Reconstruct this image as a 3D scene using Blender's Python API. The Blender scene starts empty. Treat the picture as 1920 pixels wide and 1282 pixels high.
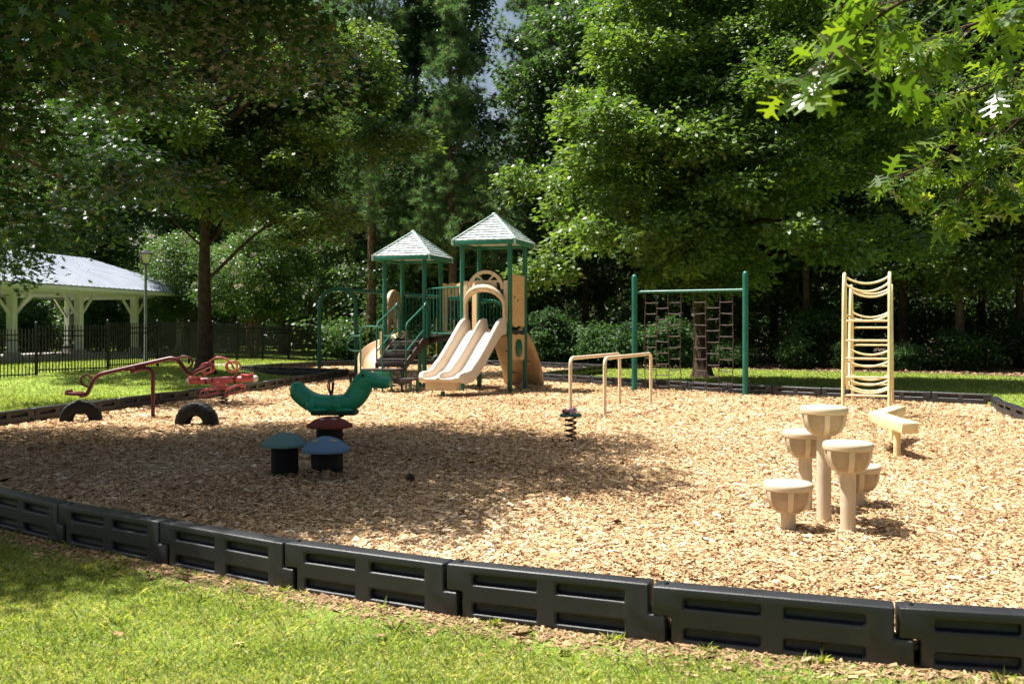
import bpy, bmesh, math, random
import numpy as np
from math import radians as R, sin, cos, pi, sqrt

sc = bpy.context.scene
COL = sc.collection
# ---------------------------------------------------------------- camera
CAM_H = 1.6
cam_d = bpy.data.cameras.new('camera'); cam = bpy.data.objects.new('camera', cam_d); COL.objects.link(cam)
cam.location = (0, 0, CAM_H); cam.rotation_euler = (R(90), 0, 0)
cam_d.lens = 35; cam_d.sensor_width = 36; cam_d.shift_y = -29/1920
cam_d.clip_start = .05; cam_d.clip_end = 2000
cam_d.dof.use_dof = True; cam_d.dof.focus_distance = 10.0; cam_d.dof.aperture_fstop = 4.0
sc.camera = cam
# ---------------------------------------------------------------- sky, sun, exposure
SUN = np.array([-.46, .13, 1.0]); SUN /= np.linalg.norm(SUN)
w = bpy.data.worlds.new('World'); sc.world = w; w.use_nodes = True
wn = w.node_tree; bg = wn.nodes['Background']
sky = wn.nodes.new('ShaderNodeTexSky'); sky.sky_type = 'NISHITA'; sky.sun_disc = False
sky.sun_elevation = math.asin(SUN[2]); sky.sun_rotation = math.atan2(SUN[0], SUN[1])
sky.air_density = 1.2; sky.dust_density = 5.0
wn.links.new(sky.outputs[0], bg.inputs[0]); bg.inputs[1].default_value = .05
sl = bpy.data.lights.new('sun', 'SUN'); sl.energy = 5.0; sl.angle = R(.5); sl.color = (1, .965, .91)
so = bpy.data.objects.new('sun', sl); COL.objects.link(so); so.location = (-20, 8, 40)
from mathutils import Vector
so.rotation_euler = Vector(tuple(-SUN)).to_track_quat('-Z', 'Y').to_euler()
sc.view_settings.view_transform = 'Standard'; sc.view_settings.look = 'None'
sc.view_settings.exposure = 1.34; sc.view_settings.gamma = 1
sc.cycles.use_denoising = True
sc.cycles.max_bounces = 7; sc.cycles.diffuse_bounces = 4; sc.cycles.transmission_bounces = 5
sc.cycles.transparent_max_bounces = 8; sc.cycles.sample_clamp_indirect = 6

rng = np.random.default_rng(7)
LAWN = -.08                                    # lawn level; the mulch lies at z = 0

def G(px, py, z=0.0):
    """ground point measured in the photograph (pixel of a contact point at height z)"""
    D = (CAM_H - z)*1866.7/(py - 612.0)
    return np.array([(px - 960)*D/1866.7, D, z])
def Z(py, D): return CAM_H - (py - 612.0)*D/1866.7
def X(px, D): return (px - 960)*D/1866.7

# ---------------------------------------------------------------- materials
def nn(nt, t, **kw):
    n = nt.nodes.new(t)
    for k, v in kw.items(): setattr(n, k, v)
    return n
def mat(name, c, rough=.5, c2=None, scale=6, bump=0., bscale=60, metal=0., spec=.5, detail=6, dirt=None):
    m = bpy.data.materials.new(name); m.use_nodes = True; nt = m.node_tree; b = nt.nodes['Principled BSDF']
    L = nt.links
    b.inputs['Roughness'].default_value = rough; b.inputs['Metallic'].default_value = metal
    b.inputs['Specular IOR Level'].default_value = spec
    tc = nn(nt, 'ShaderNodeTexCoord')
    c2 = c2 or tuple(x*.8 for x in c)
    no = nn(nt, 'ShaderNodeTexNoise'); no.inputs['Scale'].default_value = scale; no.inputs['Detail'].default_value = detail
    L.new(tc.outputs['Object'], no.inputs['Vector'])
    cr = nn(nt, 'ShaderNodeValToRGB')
    cr.color_ramp.elements[0].position = .36; cr.color_ramp.elements[1].position = .64
    cr.color_ramp.elements[0].color = (*c2, 1); cr.color_ramp.elements[1].color = (*c, 1)
    L.new(no.outputs[0], cr.inputs[0])
    out = cr.outputs[0]
    if dirt:
        n3 = nn(nt, 'ShaderNodeTexNoise'); n3.inputs['Scale'].default_value = scale*3.1; n3.inputs['Detail'].default_value = 8
        L.new(tc.outputs['Object'], n3.inputs['Vector'])
        mr = nn(nt, 'ShaderNodeMapRange'); mr.inputs[1].default_value = .55; mr.inputs[2].default_value = .75
        L.new(n3.outputs[0], mr.inputs[0])
        mx = nn(nt, 'ShaderNodeMix', data_type='RGBA'); L.new(mr.outputs[0], mx.inputs[0])
        L.new(out, mx.inputs[6]); mx.inputs[7].default_value = (*dirt, 1); out = mx.outputs[2]
    L.new(out, b.inputs['Base Color'])
    rr = nn(nt, 'ShaderNodeMapRange'); rr.inputs[3].default_value = max(.05, rough-.08); rr.inputs[4].default_value = min(1, rough+.12)
    L.new(no.outputs[0], rr.inputs[0]); L.new(rr.outputs[0], b.inputs['Roughness'])
    if bump:
        n2 = nn(nt, 'ShaderNodeTexNoise'); n2.inputs['Scale'].default_value = bscale; n2.inputs['Detail'].default_value = 4
        L.new(tc.outputs['Object'], n2.inputs['Vector'])
        bp = nn(nt, 'ShaderNodeBump'); bp.inputs['Strength'].default_value = bump; bp.inputs['Distance'].default_value = .01
        L.new(n2.outputs[0], bp.inputs['Height']); L.new(bp.outputs[0], b.inputs['Normal'])
    return m

def bark_mat(name, c, c2, sx=14):
    m = mat(name, c, .95, c2, 5, 0)
    nt = m.node_tree; L = nt.links; b = nt.nodes['Principled BSDF']
    tc = nn(nt, 'ShaderNodeTexCoord'); mp = nn(nt, 'ShaderNodeMapping'); mp.inputs['Scale'].default_value = (1, 1, .18)
    L.new(tc.outputs['Object'], mp.inputs[0])
    vo = nn(nt, 'ShaderNodeTexVoronoi'); vo.feature = 'DISTANCE_TO_EDGE'; vo.inputs['Scale'].default_value = sx
    L.new(mp.outputs[0], vo.inputs['Vector'])
    bp = nn(nt, 'ShaderNodeBump'); bp.inputs['Strength'].default_value = .9; bp.inputs['Distance'].default_value = .05
    L.new(vo.outputs[0], bp.inputs['Height']); L.new(bp.outputs[0], b.inputs['Normal'])
    b.inputs['Specular IOR Level'].default_value = .15
    return m

def leaf_mat(name, cols, trans, rough=.42, tfac=.4, spec=.5):
    """cols: list of (pos, rgb) driven by the per-leaf tint"""
    m = bpy.data.materials.new(name); m.use_nodes = True; nt = m.node_tree; L = nt.links
    b = nt.nodes['Principled BSDF']; o = nt.nodes['Material Output']
    at = nn(nt, 'ShaderNodeAttribute', attribute_name='tint')
    cr = nn(nt, 'ShaderNodeValToRGB'); ramp = cr.color_ramp
    while len(ramp.elements) < len(cols): ramp.elements.new(.5)
    for e, (p, c) in zip(ramp.elements, cols): e.position = p; e.color = (*c, 1)
    L.new(at.outputs['Fac'], cr.inputs[0]); L.new(cr.outputs[0], b.inputs['Base Color'])
    b.inputs['Roughness'].default_value = rough; b.inputs['Specular IOR Level'].default_value = spec
    if tfac:
        mul = nn(nt, 'ShaderNodeMix', data_type='RGBA'); mul.blend_type = 'MULTIPLY'; mul.inputs[0].default_value = 1
        L.new(cr.outputs[0], mul.inputs[6]); mul.inputs[7].default_value = (*trans, 1)
        t = nn(nt, 'ShaderNodeBsdfTranslucent'); L.new(mul.outputs[2], t.inputs[0])
        mx = nn(nt, 'ShaderNodeMixShader'); mx.inputs[0].default_value = tfac
        L.new(b.outputs[0], mx.inputs[1]); L.new(t.outputs[0], mx.inputs[2]); L.new(mx.outputs[0], o.inputs[0])
    return m

def ground_mat(name, stops, scale, fine, bump=.5, voro=None, rough=.95):
    """noise-patched ground; voro gives a fine cellular break-up"""
    m = bpy.data.materials.new(name); m.use_nodes = True; nt = m.node_tree; L = nt.links; b = nt.nodes['Principled BSDF']
    b.inputs['Roughness'].default_value = rough; b.inputs['Specular IOR Level'].default_value = .2
    tc = nn(nt, 'ShaderNodeTexCoord')
    n1 = nn(nt, 'ShaderNodeTexNoise'); n1.inputs['Scale'].default_value = scale; n1.inputs['Detail'].default_value = 6
    n2 = nn(nt, 'ShaderNodeTexNoise'); n2.inputs['Scale'].default_value = fine; n2.inputs['Detail'].default_value = 8; n2.inputs['Roughness'].default_value = .7
    L.new(tc.outputs['Object'], n1.inputs['Vector']); L.new(tc.outputs['Object'], n2.inputs['Vector'])
    fac = n2.outputs[0]
    if voro:
        mp = nn(nt, 'ShaderNodeMapping'); mp.inputs['Scale'].default_value = (1, 2.1, 1); L.new(tc.outputs['Object'], mp.inputs[0])
        v = nn(nt, 'ShaderNodeTexVoronoi'); v.inputs['Scale'].default_value = voro; L.new(mp.outputs[0], v.inputs['Vector'])
        sp = nn(nt, 'ShaderNodeSeparateColor'); L.new(v.outputs['Color'], sp.inputs[0]); fac = sp.outputs[0]
    ad = nn(nt, 'ShaderNodeMath', operation='MULTIPLY_ADD'); ad.inputs[1].default_value = .55
    L.new(fac, ad.inputs[0])
    m2 = nn(nt, 'ShaderNodeMath', operation='MULTIPLY'); m2.inputs[1].default_value = .5; L.new(n1.outputs[0], m2.inputs[0])
    L.new(m2.outputs[0], ad.inputs[2])
    cr = nn(nt, 'ShaderNodeValToRGB'); ramp = cr.color_ramp
    while len(ramp.elements) < len(stops): ramp.elements.new(.5)
    for e, (p, c) in zip(ramp.elements, stops): e.position = p; e.color = (*c, 1)
    L.new(ad.outputs[0], cr.inputs[0]); L.new(cr.outputs[0], b.inputs['Base Color'])
    bp = nn(nt, 'ShaderNodeBump'); bp.inputs['Strength'].default_value = bump; bp.inputs['Distance'].default_value = .03
    L.new(fac, bp.inputs['Height']); L.new(bp.outputs[0], b.inputs['Normal'])
    return m

M = {}
M['green'] = mat('green_paint', (.008, .125, .085), .42, (.006, .10, .068), 3, .05, 90)
M['green_dark'] = mat('green_plastic', (.010, .14, .075), .38, (.008, .115, .06), 3, .08, 120)
M['croc'] = mat('croc_green', (.014, .29, .165), .33, (.011, .245, .135), 3, .08, 80, dirt=(.03, .20, .10))
M['croc_base'] = mat('croc_base_plate', (.008, .05, .03), .5)
M['tan'] = mat('tan_plastic', (.60, .46, .31), .45, (.54, .41, .28), 3, .08, 140, dirt=(.44, .33, .22))
M['tan_slide'] = mat('tan_slide_plastic', (.66, .56, .44), .38, (.60, .50, .39), 3, .05, 140)
M['tan_shaded'] = mat('shaded_tan_plastic', (.46, .31, .17), .5, (.40, .27, .145), 3, .1, 120)  # tan of the spiral slide, browned to put its shade into the colour
M['brown_plastic'] = mat('brown_plastic', (.40, .27, .155), .5, (.34, .225, .125), 3, .1, 120)
M['peach'] = mat('peach_panel', (.72, .45, .22), .5, (.67, .41, .195), 2, .05, 140)
M['cream'] = mat('cream_paint', (.76, .62, .34), .4, (.71, .57, .30), 4, .06, 90, dirt=(.60, .46, .26))
M['bar_tan'] = mat('bar_tan_paint', (.66, .53, .36), .42, (.60, .48, .32), 4, .06, 90)
M['pod'] = mat('pod_tan', (.60, .49, .345), .5, (.54, .435, .30), 4, .2, 160, dirt=(.47, .375, .26))
M['pod_bowl'] = mat('pod_bowl_tan', (.41, .31, .20), .6, (.33, .245, .155), 9, .15, 120, dirt=(.27, .205, .13))  # darker, browner tan for the bowl between the ribs
M['roof'] = mat('roof_tiles', (.50, .54, .54), .30, (.41, .46, .46), 8, .2, 60, spec=.7)
M['roof_trim'] = mat('roof_trim', (.025, .17, .13), .30, (.022, .145, .11), 4)
M['cap_trim'] = mat('hip_cap', (.46, .54, .52), .28, (.26, .36, .33), 4)
M['deck'] = mat('deck_brown', (.045, .032, .028), .6, (.035, .025, .022), 10, .3, 150)
M['red'] = mat('red_paint', (.10, .008, .013), .4, (.08, .007, .010), 4, .05, 90)
M['red_bright'] = mat('faded_red_paint', (.47, .10, .105), .4, (.41, .08, .085), 5, .05, 90, dirt=(.52, .17, .145))
M['grey_cap'] = mat('grey_cap', (.55, .52, .48), .5)
M['rubber'] = mat('black_rubber', (.007, .007, .008), .6, (.005, .005, .006), 8, .3, 80, spec=.28)
M['spring'] = mat('black_spring', (.025, .020, .018), .45, (.06, .035, .025), 20, .1, 90)
M['timber'] = mat('border_plastic', (.017, .018, .021), .40, (.013, .014, .016), 2.5, .25, 220, spec=.5, dirt=(.032, .030, .029))
M['steel'] = mat('steel', (.42, .38, .33), .38, (.30, .26, .2), 9, .1, 60, metal=.7)
M['chain'] = mat('brown_chain', (.07, .042, .032), .55, (.045, .028, .022), 20, .1, 90)
M['yellow'] = mat('yellow_sleeve', (.55, .38, .03), .5)
def speckle(name, c, spots):
    m = mat(name, c, .85, tuple(x*.8 for x in c), 60, .6, 160, spec=.25, detail=3, dirt=spots); return m
M['mush_green'] = speckle('green_rubber', (.13, .23, .205), (.20, .31, .28))
M['mush_blue'] = speckle('blue_rubber', (.12, .20, .31), (.18, .28, .40))
M['mush_red'] = speckle('red_rubber', (.17, .035, .028), (.22, .06, .045))
M['spot_yellow'] = mat('yellow_spot', (.42, .35, .12), .9)
M['spot_grey'] = mat('grey_spot', (.42, .42, .38), .9)
M['pink'] = mat('pink_plastic', (.72, .40, .46), .45, (.62, .31, .38), 14, .1, 60)
M['mauve'] = mat('mauve_plastic', (.30, .13, .17), .5, (.24, .09, .13), 14)
M['white'] = mat('white_plastic', (.8, .8, .78), .5)
M['black'] = mat('black_plastic', (.01, .01, .01), .4)
M['leafplate'] = mat('lily_green', (.03, .16, .11), .4)
M['post_white'] = mat('painted_timber', (.74, .72, .74), .7, (.68, .66, .68), 3, .2, 40)
M['rafter'] = mat('raw_rafter', (.20, .135, .075), .8, (.15, .10, .055), 5, .3, 40)
M['metal_roof'] = mat('metal_roofing', (.40, .43, .50), .45, (.34, .37, .43), 1.2, .1, 30, spec=.6)
M['concrete'] = mat('concrete', (.42, .39, .34), .9, (.36, .33, .29), 3, .3, 50)
M['fence'] = mat('black_fence_paint', (.008, .008, .009), .45)
M['lamp_grey'] = mat('lamp_grey', (.17, .175, .19), .5, (.13, .135, .15), 3)
M['lamp_glass'] = mat('frosted_glass', (.62, .60, .56), .25)
M['wood_dark'] = mat('table_wood', (.12, .07, .04), .8, (.08, .05, .03), 6, .3, 40)
M['bark_oak'] = bark_mat('oak_bark', (.075, .050, .036), (.038, .025, .018))
M['bark_pine'] = bark_mat('pine_bark', (.16, .10, .075), (.07, .045, .035), 9)
M['bark_myrtle'] = mat('myrtle_bark', (.22, .10, .06), .8, (.15, .06, .035), 4, .3, 20)
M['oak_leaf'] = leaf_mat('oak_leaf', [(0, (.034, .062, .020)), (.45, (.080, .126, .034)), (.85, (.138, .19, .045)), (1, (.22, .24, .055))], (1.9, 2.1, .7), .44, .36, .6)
M['oak_leaf_lit'] = leaf_mat('sunlit_oak_leaf', [(0, (.036, .070, .022)), (.4, (.082, .142, .036)), (.85, (.138, .205, .048)), (1, (.22, .26, .06))], (1.9, 2.0, .6), .44, .38, .6)  # brighter copy of the oak leaf, sunlight put into the colour
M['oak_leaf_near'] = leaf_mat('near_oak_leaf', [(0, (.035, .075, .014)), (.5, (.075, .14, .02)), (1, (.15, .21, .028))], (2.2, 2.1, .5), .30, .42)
M['oak_leaf_shade'] = leaf_mat('shaded_oak_leaf', [(0, (.012, .032, .010)), (.6, (.026, .060, .015)), (.95, (.055, .095, .02)), (1, (.12, .075, .022))], (2.2, 2.3, .7), .42, .26, .5)  # darker copy of the oak leaf, canopy shade put into the colour
M['wood_leaf'] = leaf_mat('forest_leaf', [(0, (.022, .045, .016)), (.6, (.058, .105, .030)), (1, (.115, .165, .045))], (1.9, 2.2, .9), .46, .38, .6)
M['ivy_leaf'] = leaf_mat('ivy_leaf', [(0, (.018, .045, .014)), (.7, (.048, .095, .026)), (1, (.10, .16, .045))], (1.8, 2.2, .9), .35, .3)
M['needle'] = leaf_mat('pine_needle', [(0, (.055, .10, .045)), (.6, (.105, .18, .07)), (1, (.19, .22, .095))], (1.6, 1.9, .9), .5, .36)
M['shrub_leaf'] = leaf_mat('shrub_leaf', [(0, (.018, .042, .014)), (.6, (.042, .088, .024)), (1, (.10, .16, .05))], (1.8, 2.2, .9), .6, .35, .35)
M['myrtle_leaf'] = leaf_mat('myrtle_leaf', [(0, (.03, .06, .02)), (.6, (.07, .12, .035)), (.92, (.12, .17, .05)), (1, (.25, .15, .05))], (1.8, 2.1, .8), .4, .4)
M['blossom'] = leaf_mat('cream_blossom', [(0, (.45, .36, .26)), (1, (.70, .62, .50))], (1, 1, 1), .8, .3)
M['grass'] = leaf_mat('grass_blade', [(0, (.085, .13, .028)), (.4, (.19, .25, .056)), (.7, (.31, .345, .105)), (.88, (.45, .41, .21)), (1, (.58, .48, .31))], (1.7, 1.7, .6), .5, .42, .3)
M['chip'] = leaf_mat('wood_chip', [(0, (.11, .066, .038)), (.14, (.26, .15, .075)), (.42, (.48, .31, .15)), (.72, (.60, .43, .255)), (1, (.76, .64, .49))], (1, 1, 1), .85, 0, .2)
M['straw'] = leaf_mat('dry_litter', [(0, (.12, .07, .04)), (.5, (.30, .19, .10)), (1, (.46, .32, .18))], (1, 1, 1), .85, 0, .2)
M['lawn'] = ground_mat('lawn_turf', [(.25, (.07, .10, .018)), (.45, (.125, .19, .028)), (.62, (.19, .27, .04)), (.8, (.30, .30, .09))], .6, 26, .6)
M['mulch'] = ground_mat('wood_chip_bed', [(.2, (.15, .09, .045)), (.42, (.40, .25, .115)), (.6, (.52, .35, .165)), (.8, (.64, .47, .26))], .5, 50, 1.0, 26)
M['litter'] = ground_mat('leaf_litter', [(.25, (.05, .034, .022)), (.5, (.11, .072, .045)), (.75, (.19, .125, .08))], .5, 20, .8, 14)

# ---------------------------------------------------------------- mesh helpers
def nrm(v):
    v = np.asarray(v, float); return v/(np.linalg.norm(v) + 1e-12)
def rotz(a):
    c, s = cos(a), sin(a); return np.array([[c, -s, 0], [s, c, 0], [0, 0, 1.]])
def frame(o, u):
    """local x along u (horizontal), y to the left of it, z up"""
    u = nrm([u[0], u[1], 0]); v = np.array([-u[1], u[0], 0]); o = np.array(o, float)
    return lambda p: o + u*p[0] + v*p[1] + np.array([0, 0, p[2]])
def fillet(pts, r, n=6):
    P = [np.array(p, float) for p in pts]; out = [P[0]]
    for i in range(1, len(P)-1):
        a, b, c = P[i-1], P[i], P[i+1]
        rr = min(r, .48*np.linalg.norm(a-b), .48*np.linalg.norm(c-b))
        p, q = b + nrm(a-b)*rr, b + nrm(c-b)*rr
        for k in range(n+1):
            t = k/n; out.append((1-t)**2*p + 2*t*(1-t)*b + t*t*q)
    out.append(P[-1]); return out
def catmull(pts, n=8, closed=False):
    P = [np.array(p, float) for p in pts]; N = len(P); out = []
    rngi = range(N) if closed else range(N-1)
    for i in rngi:
        p0 = P[(i-1) % N] if closed or i > 0 else 2*P[0]-P[1]
        p1, p2 = P[i], P[(i+1) % N]
        p3 = P[(i+2) % N] if closed or i+2 < N else 2*P[-1]-P[-2]
        for k in range(n):
            t = k/n
            out.append(.5*((2*p1) + (-p0+p2)*t + (2*p0-5*p1+4*p2-p3)*t*t + (-p0+3*p1-3*p2+p3)*t**3))
    if not closed: out.append(P[-1])
    return out
def woff(o):
    v = np.zeros(3)
    while o is not None:
        v += np.array(o.location); o = o.parent
    return v

class MB:
    def __init__(self): self.v, self.f = [], []
    def add(self, v, f):
        n = len(self.v); self.v += [tuple(map(float, p)) for p in v]; self.f += [tuple(i+n for i in q) for q in f]
    def box(self, c, s, Rm=None, fr=None):
        x, y, z = np.array(s)/2.
        P = np.array([[-x, -y, -z], [x, -y, -z], [x, y, -z], [-x, y, -z], [-x, -y, z], [x, -y, z], [x, y, z], [-x, y, z]])
        if Rm is not None: P = P @ np.asarray(Rm).T
        P = P + np.array(c, float)
        if fr: P = [fr(p) for p in P]
        self.add(P, [(0, 3, 2, 1), (4, 5, 6, 7), (0, 1, 5, 4), (1, 2, 6, 5), (2, 3, 7, 6), (3, 0, 4, 7)])
    def beam(self, a, b, w_, h_):
        a, b = np.array(a, float), np.array(b, float); d = nrm(b-a)
        s = np.cross(d, [0, 0, 1.]); s = nrm(s) if np.linalg.norm(s) > 1e-4 else np.array([1., 0, 0])
        u = np.cross(s, d); P = []
        for e in (a, b):
            for i, j in ((-1, -1), (1, -1), (1, 1), (-1, 1)): P.append(e + s*i*w_/2 + u*j*h_/2)
        self.add(P, [(0, 3, 2, 1), (4, 5, 6, 7), (0, 1, 5, 4), (1, 2, 6, 5), (2, 3, 7, 6), (3, 0, 4, 7)])
    def tube(self, pts, r, n=8, closed=False, fr=None):
        P = [np.array(p, float) for p in pts]
        if fr: P = [fr(p) for p in P]
        N = len(P); rs = r if hasattr(r, '__len__') else [r]*N
        T = []
        for i in range(N):
            if closed: T.append(nrm(P[(i+1) % N]-P[i-1]))
            else: T.append(nrm(P[min(i+1, N-1)]-P[max(i-1, 0)]))
        a = np.array([0, 0, 1.]) if abs(T[0][2]) < .9 else np.array([1., 0, 0])
        s = nrm(np.cross(T[0], a)); V = []
        for i in range(N):
            s = nrm(s - T[i]*np.dot(s, T[i])); u = np.cross(T[i], s)
            for k in range(n):
                t = 2*pi*k/n; V.append(P[i] + (s*cos(t) + u*sin(t))*rs[i])
        F = []
        for i in range(N if closed else N-1):
            j = (i+1) % N
            for k in range(n): F.append((i*n+k, i*n+(k+1) % n, j*n+(k+1) % n, j*n+k))
        if not closed: F += [tuple(range(n-1, -1, -1)), tuple((N-1)*n+k for k in range(n))]
        self.add(V, F)
    def lathe(self, prof, c=(0, 0, 0), n=28, Rm=None):
        V, F = [], []
        for r, z in prof:
            for k in range(n): V.append((max(r, 1e-4)*cos(2*pi*k/n), max(r, 1e-4)*sin(2*pi*k/n), z))
        V = np.array(V)
        if Rm is not None: V = V @ np.asarray(Rm).T
        V = V + np.array(c, float); m_ = len(prof)
        for i in range(m_-1):
            for k in range(n): F.append((i*n+k, i*n+(k+1) % n, (i+1)*n+(k+1) % n, (i+1)*n+k))
        F += [tuple(range(n-1, -1, -1)), tuple((m_-1)*n+k for k in range(n))]
        self.add(V, F)
    def ball(self, c, r, n=14, m_=9, Rm=None):
        r = np.array([r, r, r] if np.isscalar(r) else r, float)
        V, F = [], []
        for i in range(m_+1):
            t = pi*i/m_
            for k in range(n):
                p = 2*pi*k/n; q = max(sin(t), 1e-3)
                V.append((q*cos(p), q*sin(p), -cos(t)))
        V = np.array(V)*r
        if Rm is not None: V = V @ np.asarray(Rm).T
        V = V + np.array(c, float)
        for i in range(m_):
            for k in range(n): F.append((i*n+k, i*n+(k+1) % n, (i+1)*n+(k+1) % n, (i+1)*n+k))
        self.add(V, F)
    def loft(self, rings, closed=True, cap=True):
        n = len(rings[0]); V = [p for r_ in rings for p in r_]; F = []
        for i in range(len(rings)-1):
            for k in range(n if closed else n-1):
                F.append((i*n+k, i*n+(k+1) % n, (i+1)*n+(k+1) % n, (i+1)*n+k))
        if cap and closed: F += [tuple(range(n-1, -1, -1)), tuple((len(rings)-1)*n+k for k in range(n))]
        self.add(V, F)
    def prism(self, poly, t, fr, y0=0.):
        """poly in local x, z; extruded from y0 - t/2 to y0 + t/2"""
        n = len(poly)
        V = [fr((x, y0-t/2, z)) for x, z in poly] + [fr((x, y0+t/2, z)) for x, z in poly]
        F = [tuple(range(n)), tuple(range(2*n-1, n-1, -1))] + [(i, i+n, (i+1) % n + n, (i+1) % n) for i in range(n)]
        self.add(V, F)
    def arc(self, c, r0, r1, a0, a1, t, fr, n=24, y0=0.):
        P = []
        for k in range(n+1):
            a = a0 + (a1-a0)*k/n
            P.append([fr((c[0]+r*cos(a), y0+y, c[1]+r*sin(a))) for r, y in ((r0, -t/2), (r1, -t/2), (r1, t/2), (r0, t/2))])
        self.loft(P)
    def spring(self, c, r, h, turns, wire, n=7):
        self.tube([(c[0]+r*cos(2*pi*turns*t), c[1]+r*sin(2*pi*turns*t), c[2]+h*t) for t in np.linspace(0, 1, int(turns*16)+1)], wire, n)
    def build(self, name, m, parent=None, bev=0., seg=2, ang=35, smooth=True):
        off = woff(parent) if parent else np.zeros(3)
        me = bpy.data.meshes.new(name); me.from_pydata([tuple(np.array(p)-off) for p in self.v], [], self.f)
        bm = bmesh.new(); bm.from_mesh(me)
        bmesh.ops.recalc_face_normals(bm, faces=bm.faces)
        if bev:
            ed = [e for e in bm.edges if len(e.link_faces) == 2 and e.calc_face_angle(0) > R(32)]
            bmesh.ops.bevel(bm, geom=ed, offset=bev, segments=seg, affect='EDGES', profile=.5, clamp_overlap=True)
        bm.to_mesh(me); bm.free()
        if smooth: me.shade_smooth(); me.set_sharp_from_angle(angle=R(ang))
        o = bpy.data.objects.new(name, me); COL.objects.link(o); me.materials.append(M[m] if isinstance(m, str) else m)
        if parent: o.parent = parent
        return o

def tag(o, label=None, cat=None, group=None, kind=None):
    if label: o['label'] = label
    if cat: o['category'] = cat
    if group: o['group'] = group
    if kind: o['kind'] = kind
    return o
def thing(name, label, cat, loc=(0, 0, 0), group=None):
    o = bpy.data.objects.new(name, None); COL.objects.link(o); o.location = tuple(map(float, loc)); o.empty_display_size = .2
    return tag(o, label, cat, group)
def kids(o): return [c for c in bpy.data.objects if c.parent == o]
def dup(root, loc, rz=0., s=1., label=None):
    def cp(o, par):
        c = o.copy(); COL.objects.link(c); c.parent = par
        for ch in TREE.get(o.name, kids(o)): cp(ch, c)
        return c
    c = cp(root, None); c.location = tuple(map(float, loc)); c.rotation_euler = (0, 0, rz); c.scale = (s, s, s)
    if label: c['label'] = label
    return c
TREE = {}

# ---------------------------------------------------------------- many-faced meshes (leaves, chips, blades)
KITE = np.array([(0, 0, 0), (.4, .5, -.06), (1, 0, -.12), (.4, -.5, -.06)])
CHIP = np.array([(-.5, -.5, 0), (.45, -.42, 0.03), (.5, .45, 0), (-.46, .5, 0)])
NEEDLE = np.array([(0, .5, 0), (0, -.5, 0), (1, 0, -.05)])
BLADE = np.array([(0, .5, 0), (0, -.5, 0), (.6, -.3, 0), (1, 0, -.16), (.6, .3, 0)])
_h = [(0, .025), (.16, .05), (.20, .13), (.27, .36), (.31, .33), (.30, .12), (.36, .09), (.44, .14), (.55, .52), (.62, .54), (.60, .36), (.54, .15), (.60, .09), (.68, .12), (.82, .40), (.87, .38), (.80, .14), (.86, .09), (.93, .10), (1, .015)]
LOBED = np.array([(x, y, -.10*x*x - .12*abs(y)) for x, y in _h] + [(x, -y, -.10*x*x - .12*abs(y)) for x, y in _h[::-1]])
_h2 = [(0, .03), (.25, .10), (.32, .40), (.48, .13), (.66, .40), (.74, .10), (1, .02)]
LOBED_LOW = np.array([(x, y, -.1*x*x - .1*abs(y)) for x, y in _h2] + [(x, -y, -.1*x*x - .1*abs(y)) for x, y in _h2[::-1]])

def unit(a): return a/(np.linalg.norm(a, axis=1, keepdims=True) + 1e-9)
def scatter_mesh(name, tmpl, P, D, N, L, W, tint, m, parent=None, smooth=False):
    n, k = len(P), len(tmpl)
    D = unit(D); S = unit(np.cross(D, N)); U = np.cross(S, D)
    L = np.broadcast_to(L, (n,)); W = np.broadcast_to(W, (n,))
    co = (P[:, None, :] + D[:, None, :]*(tmpl[None, :, 0]*L[:, None])[..., None]
          + S[:, None, :]*(tmpl[None, :, 1]*W[:, None])[..., None] + U[:, None, :]*(tmpl[None, :, 2]*L[:, None])[..., None])
    if parent: co = co - woff(parent)
    me = bpy.data.meshes.new(name)
    me.vertices.add(n*k); me.vertices.foreach_set('co', co.astype(np.float32).ravel())
    me.loops.add(n*k); me.loops.foreach_set('vertex_index', np.arange(n*k, dtype=np.int32))
    me.polygons.add(n); me.polygons.foreach_set('loop_start', np.arange(0, n*k, k, dtype=np.int32))
    try: me.polygons.foreach_set('loop_total', np.full(n, k, dtype=np.int32))
    except Exception: pass
    a = me.attributes.new('tint', 'FLOAT', 'FACE'); a.data.foreach_set('value', np.clip(tint, 0, 1).astype(np.float32))
    me.update(calc_edges=True); me.validate()
    o = bpy.data.objects.new(name, me); COL.objects.link(o); me.materials.append(M[m])
    if parent: o.parent = parent
    return o

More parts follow.
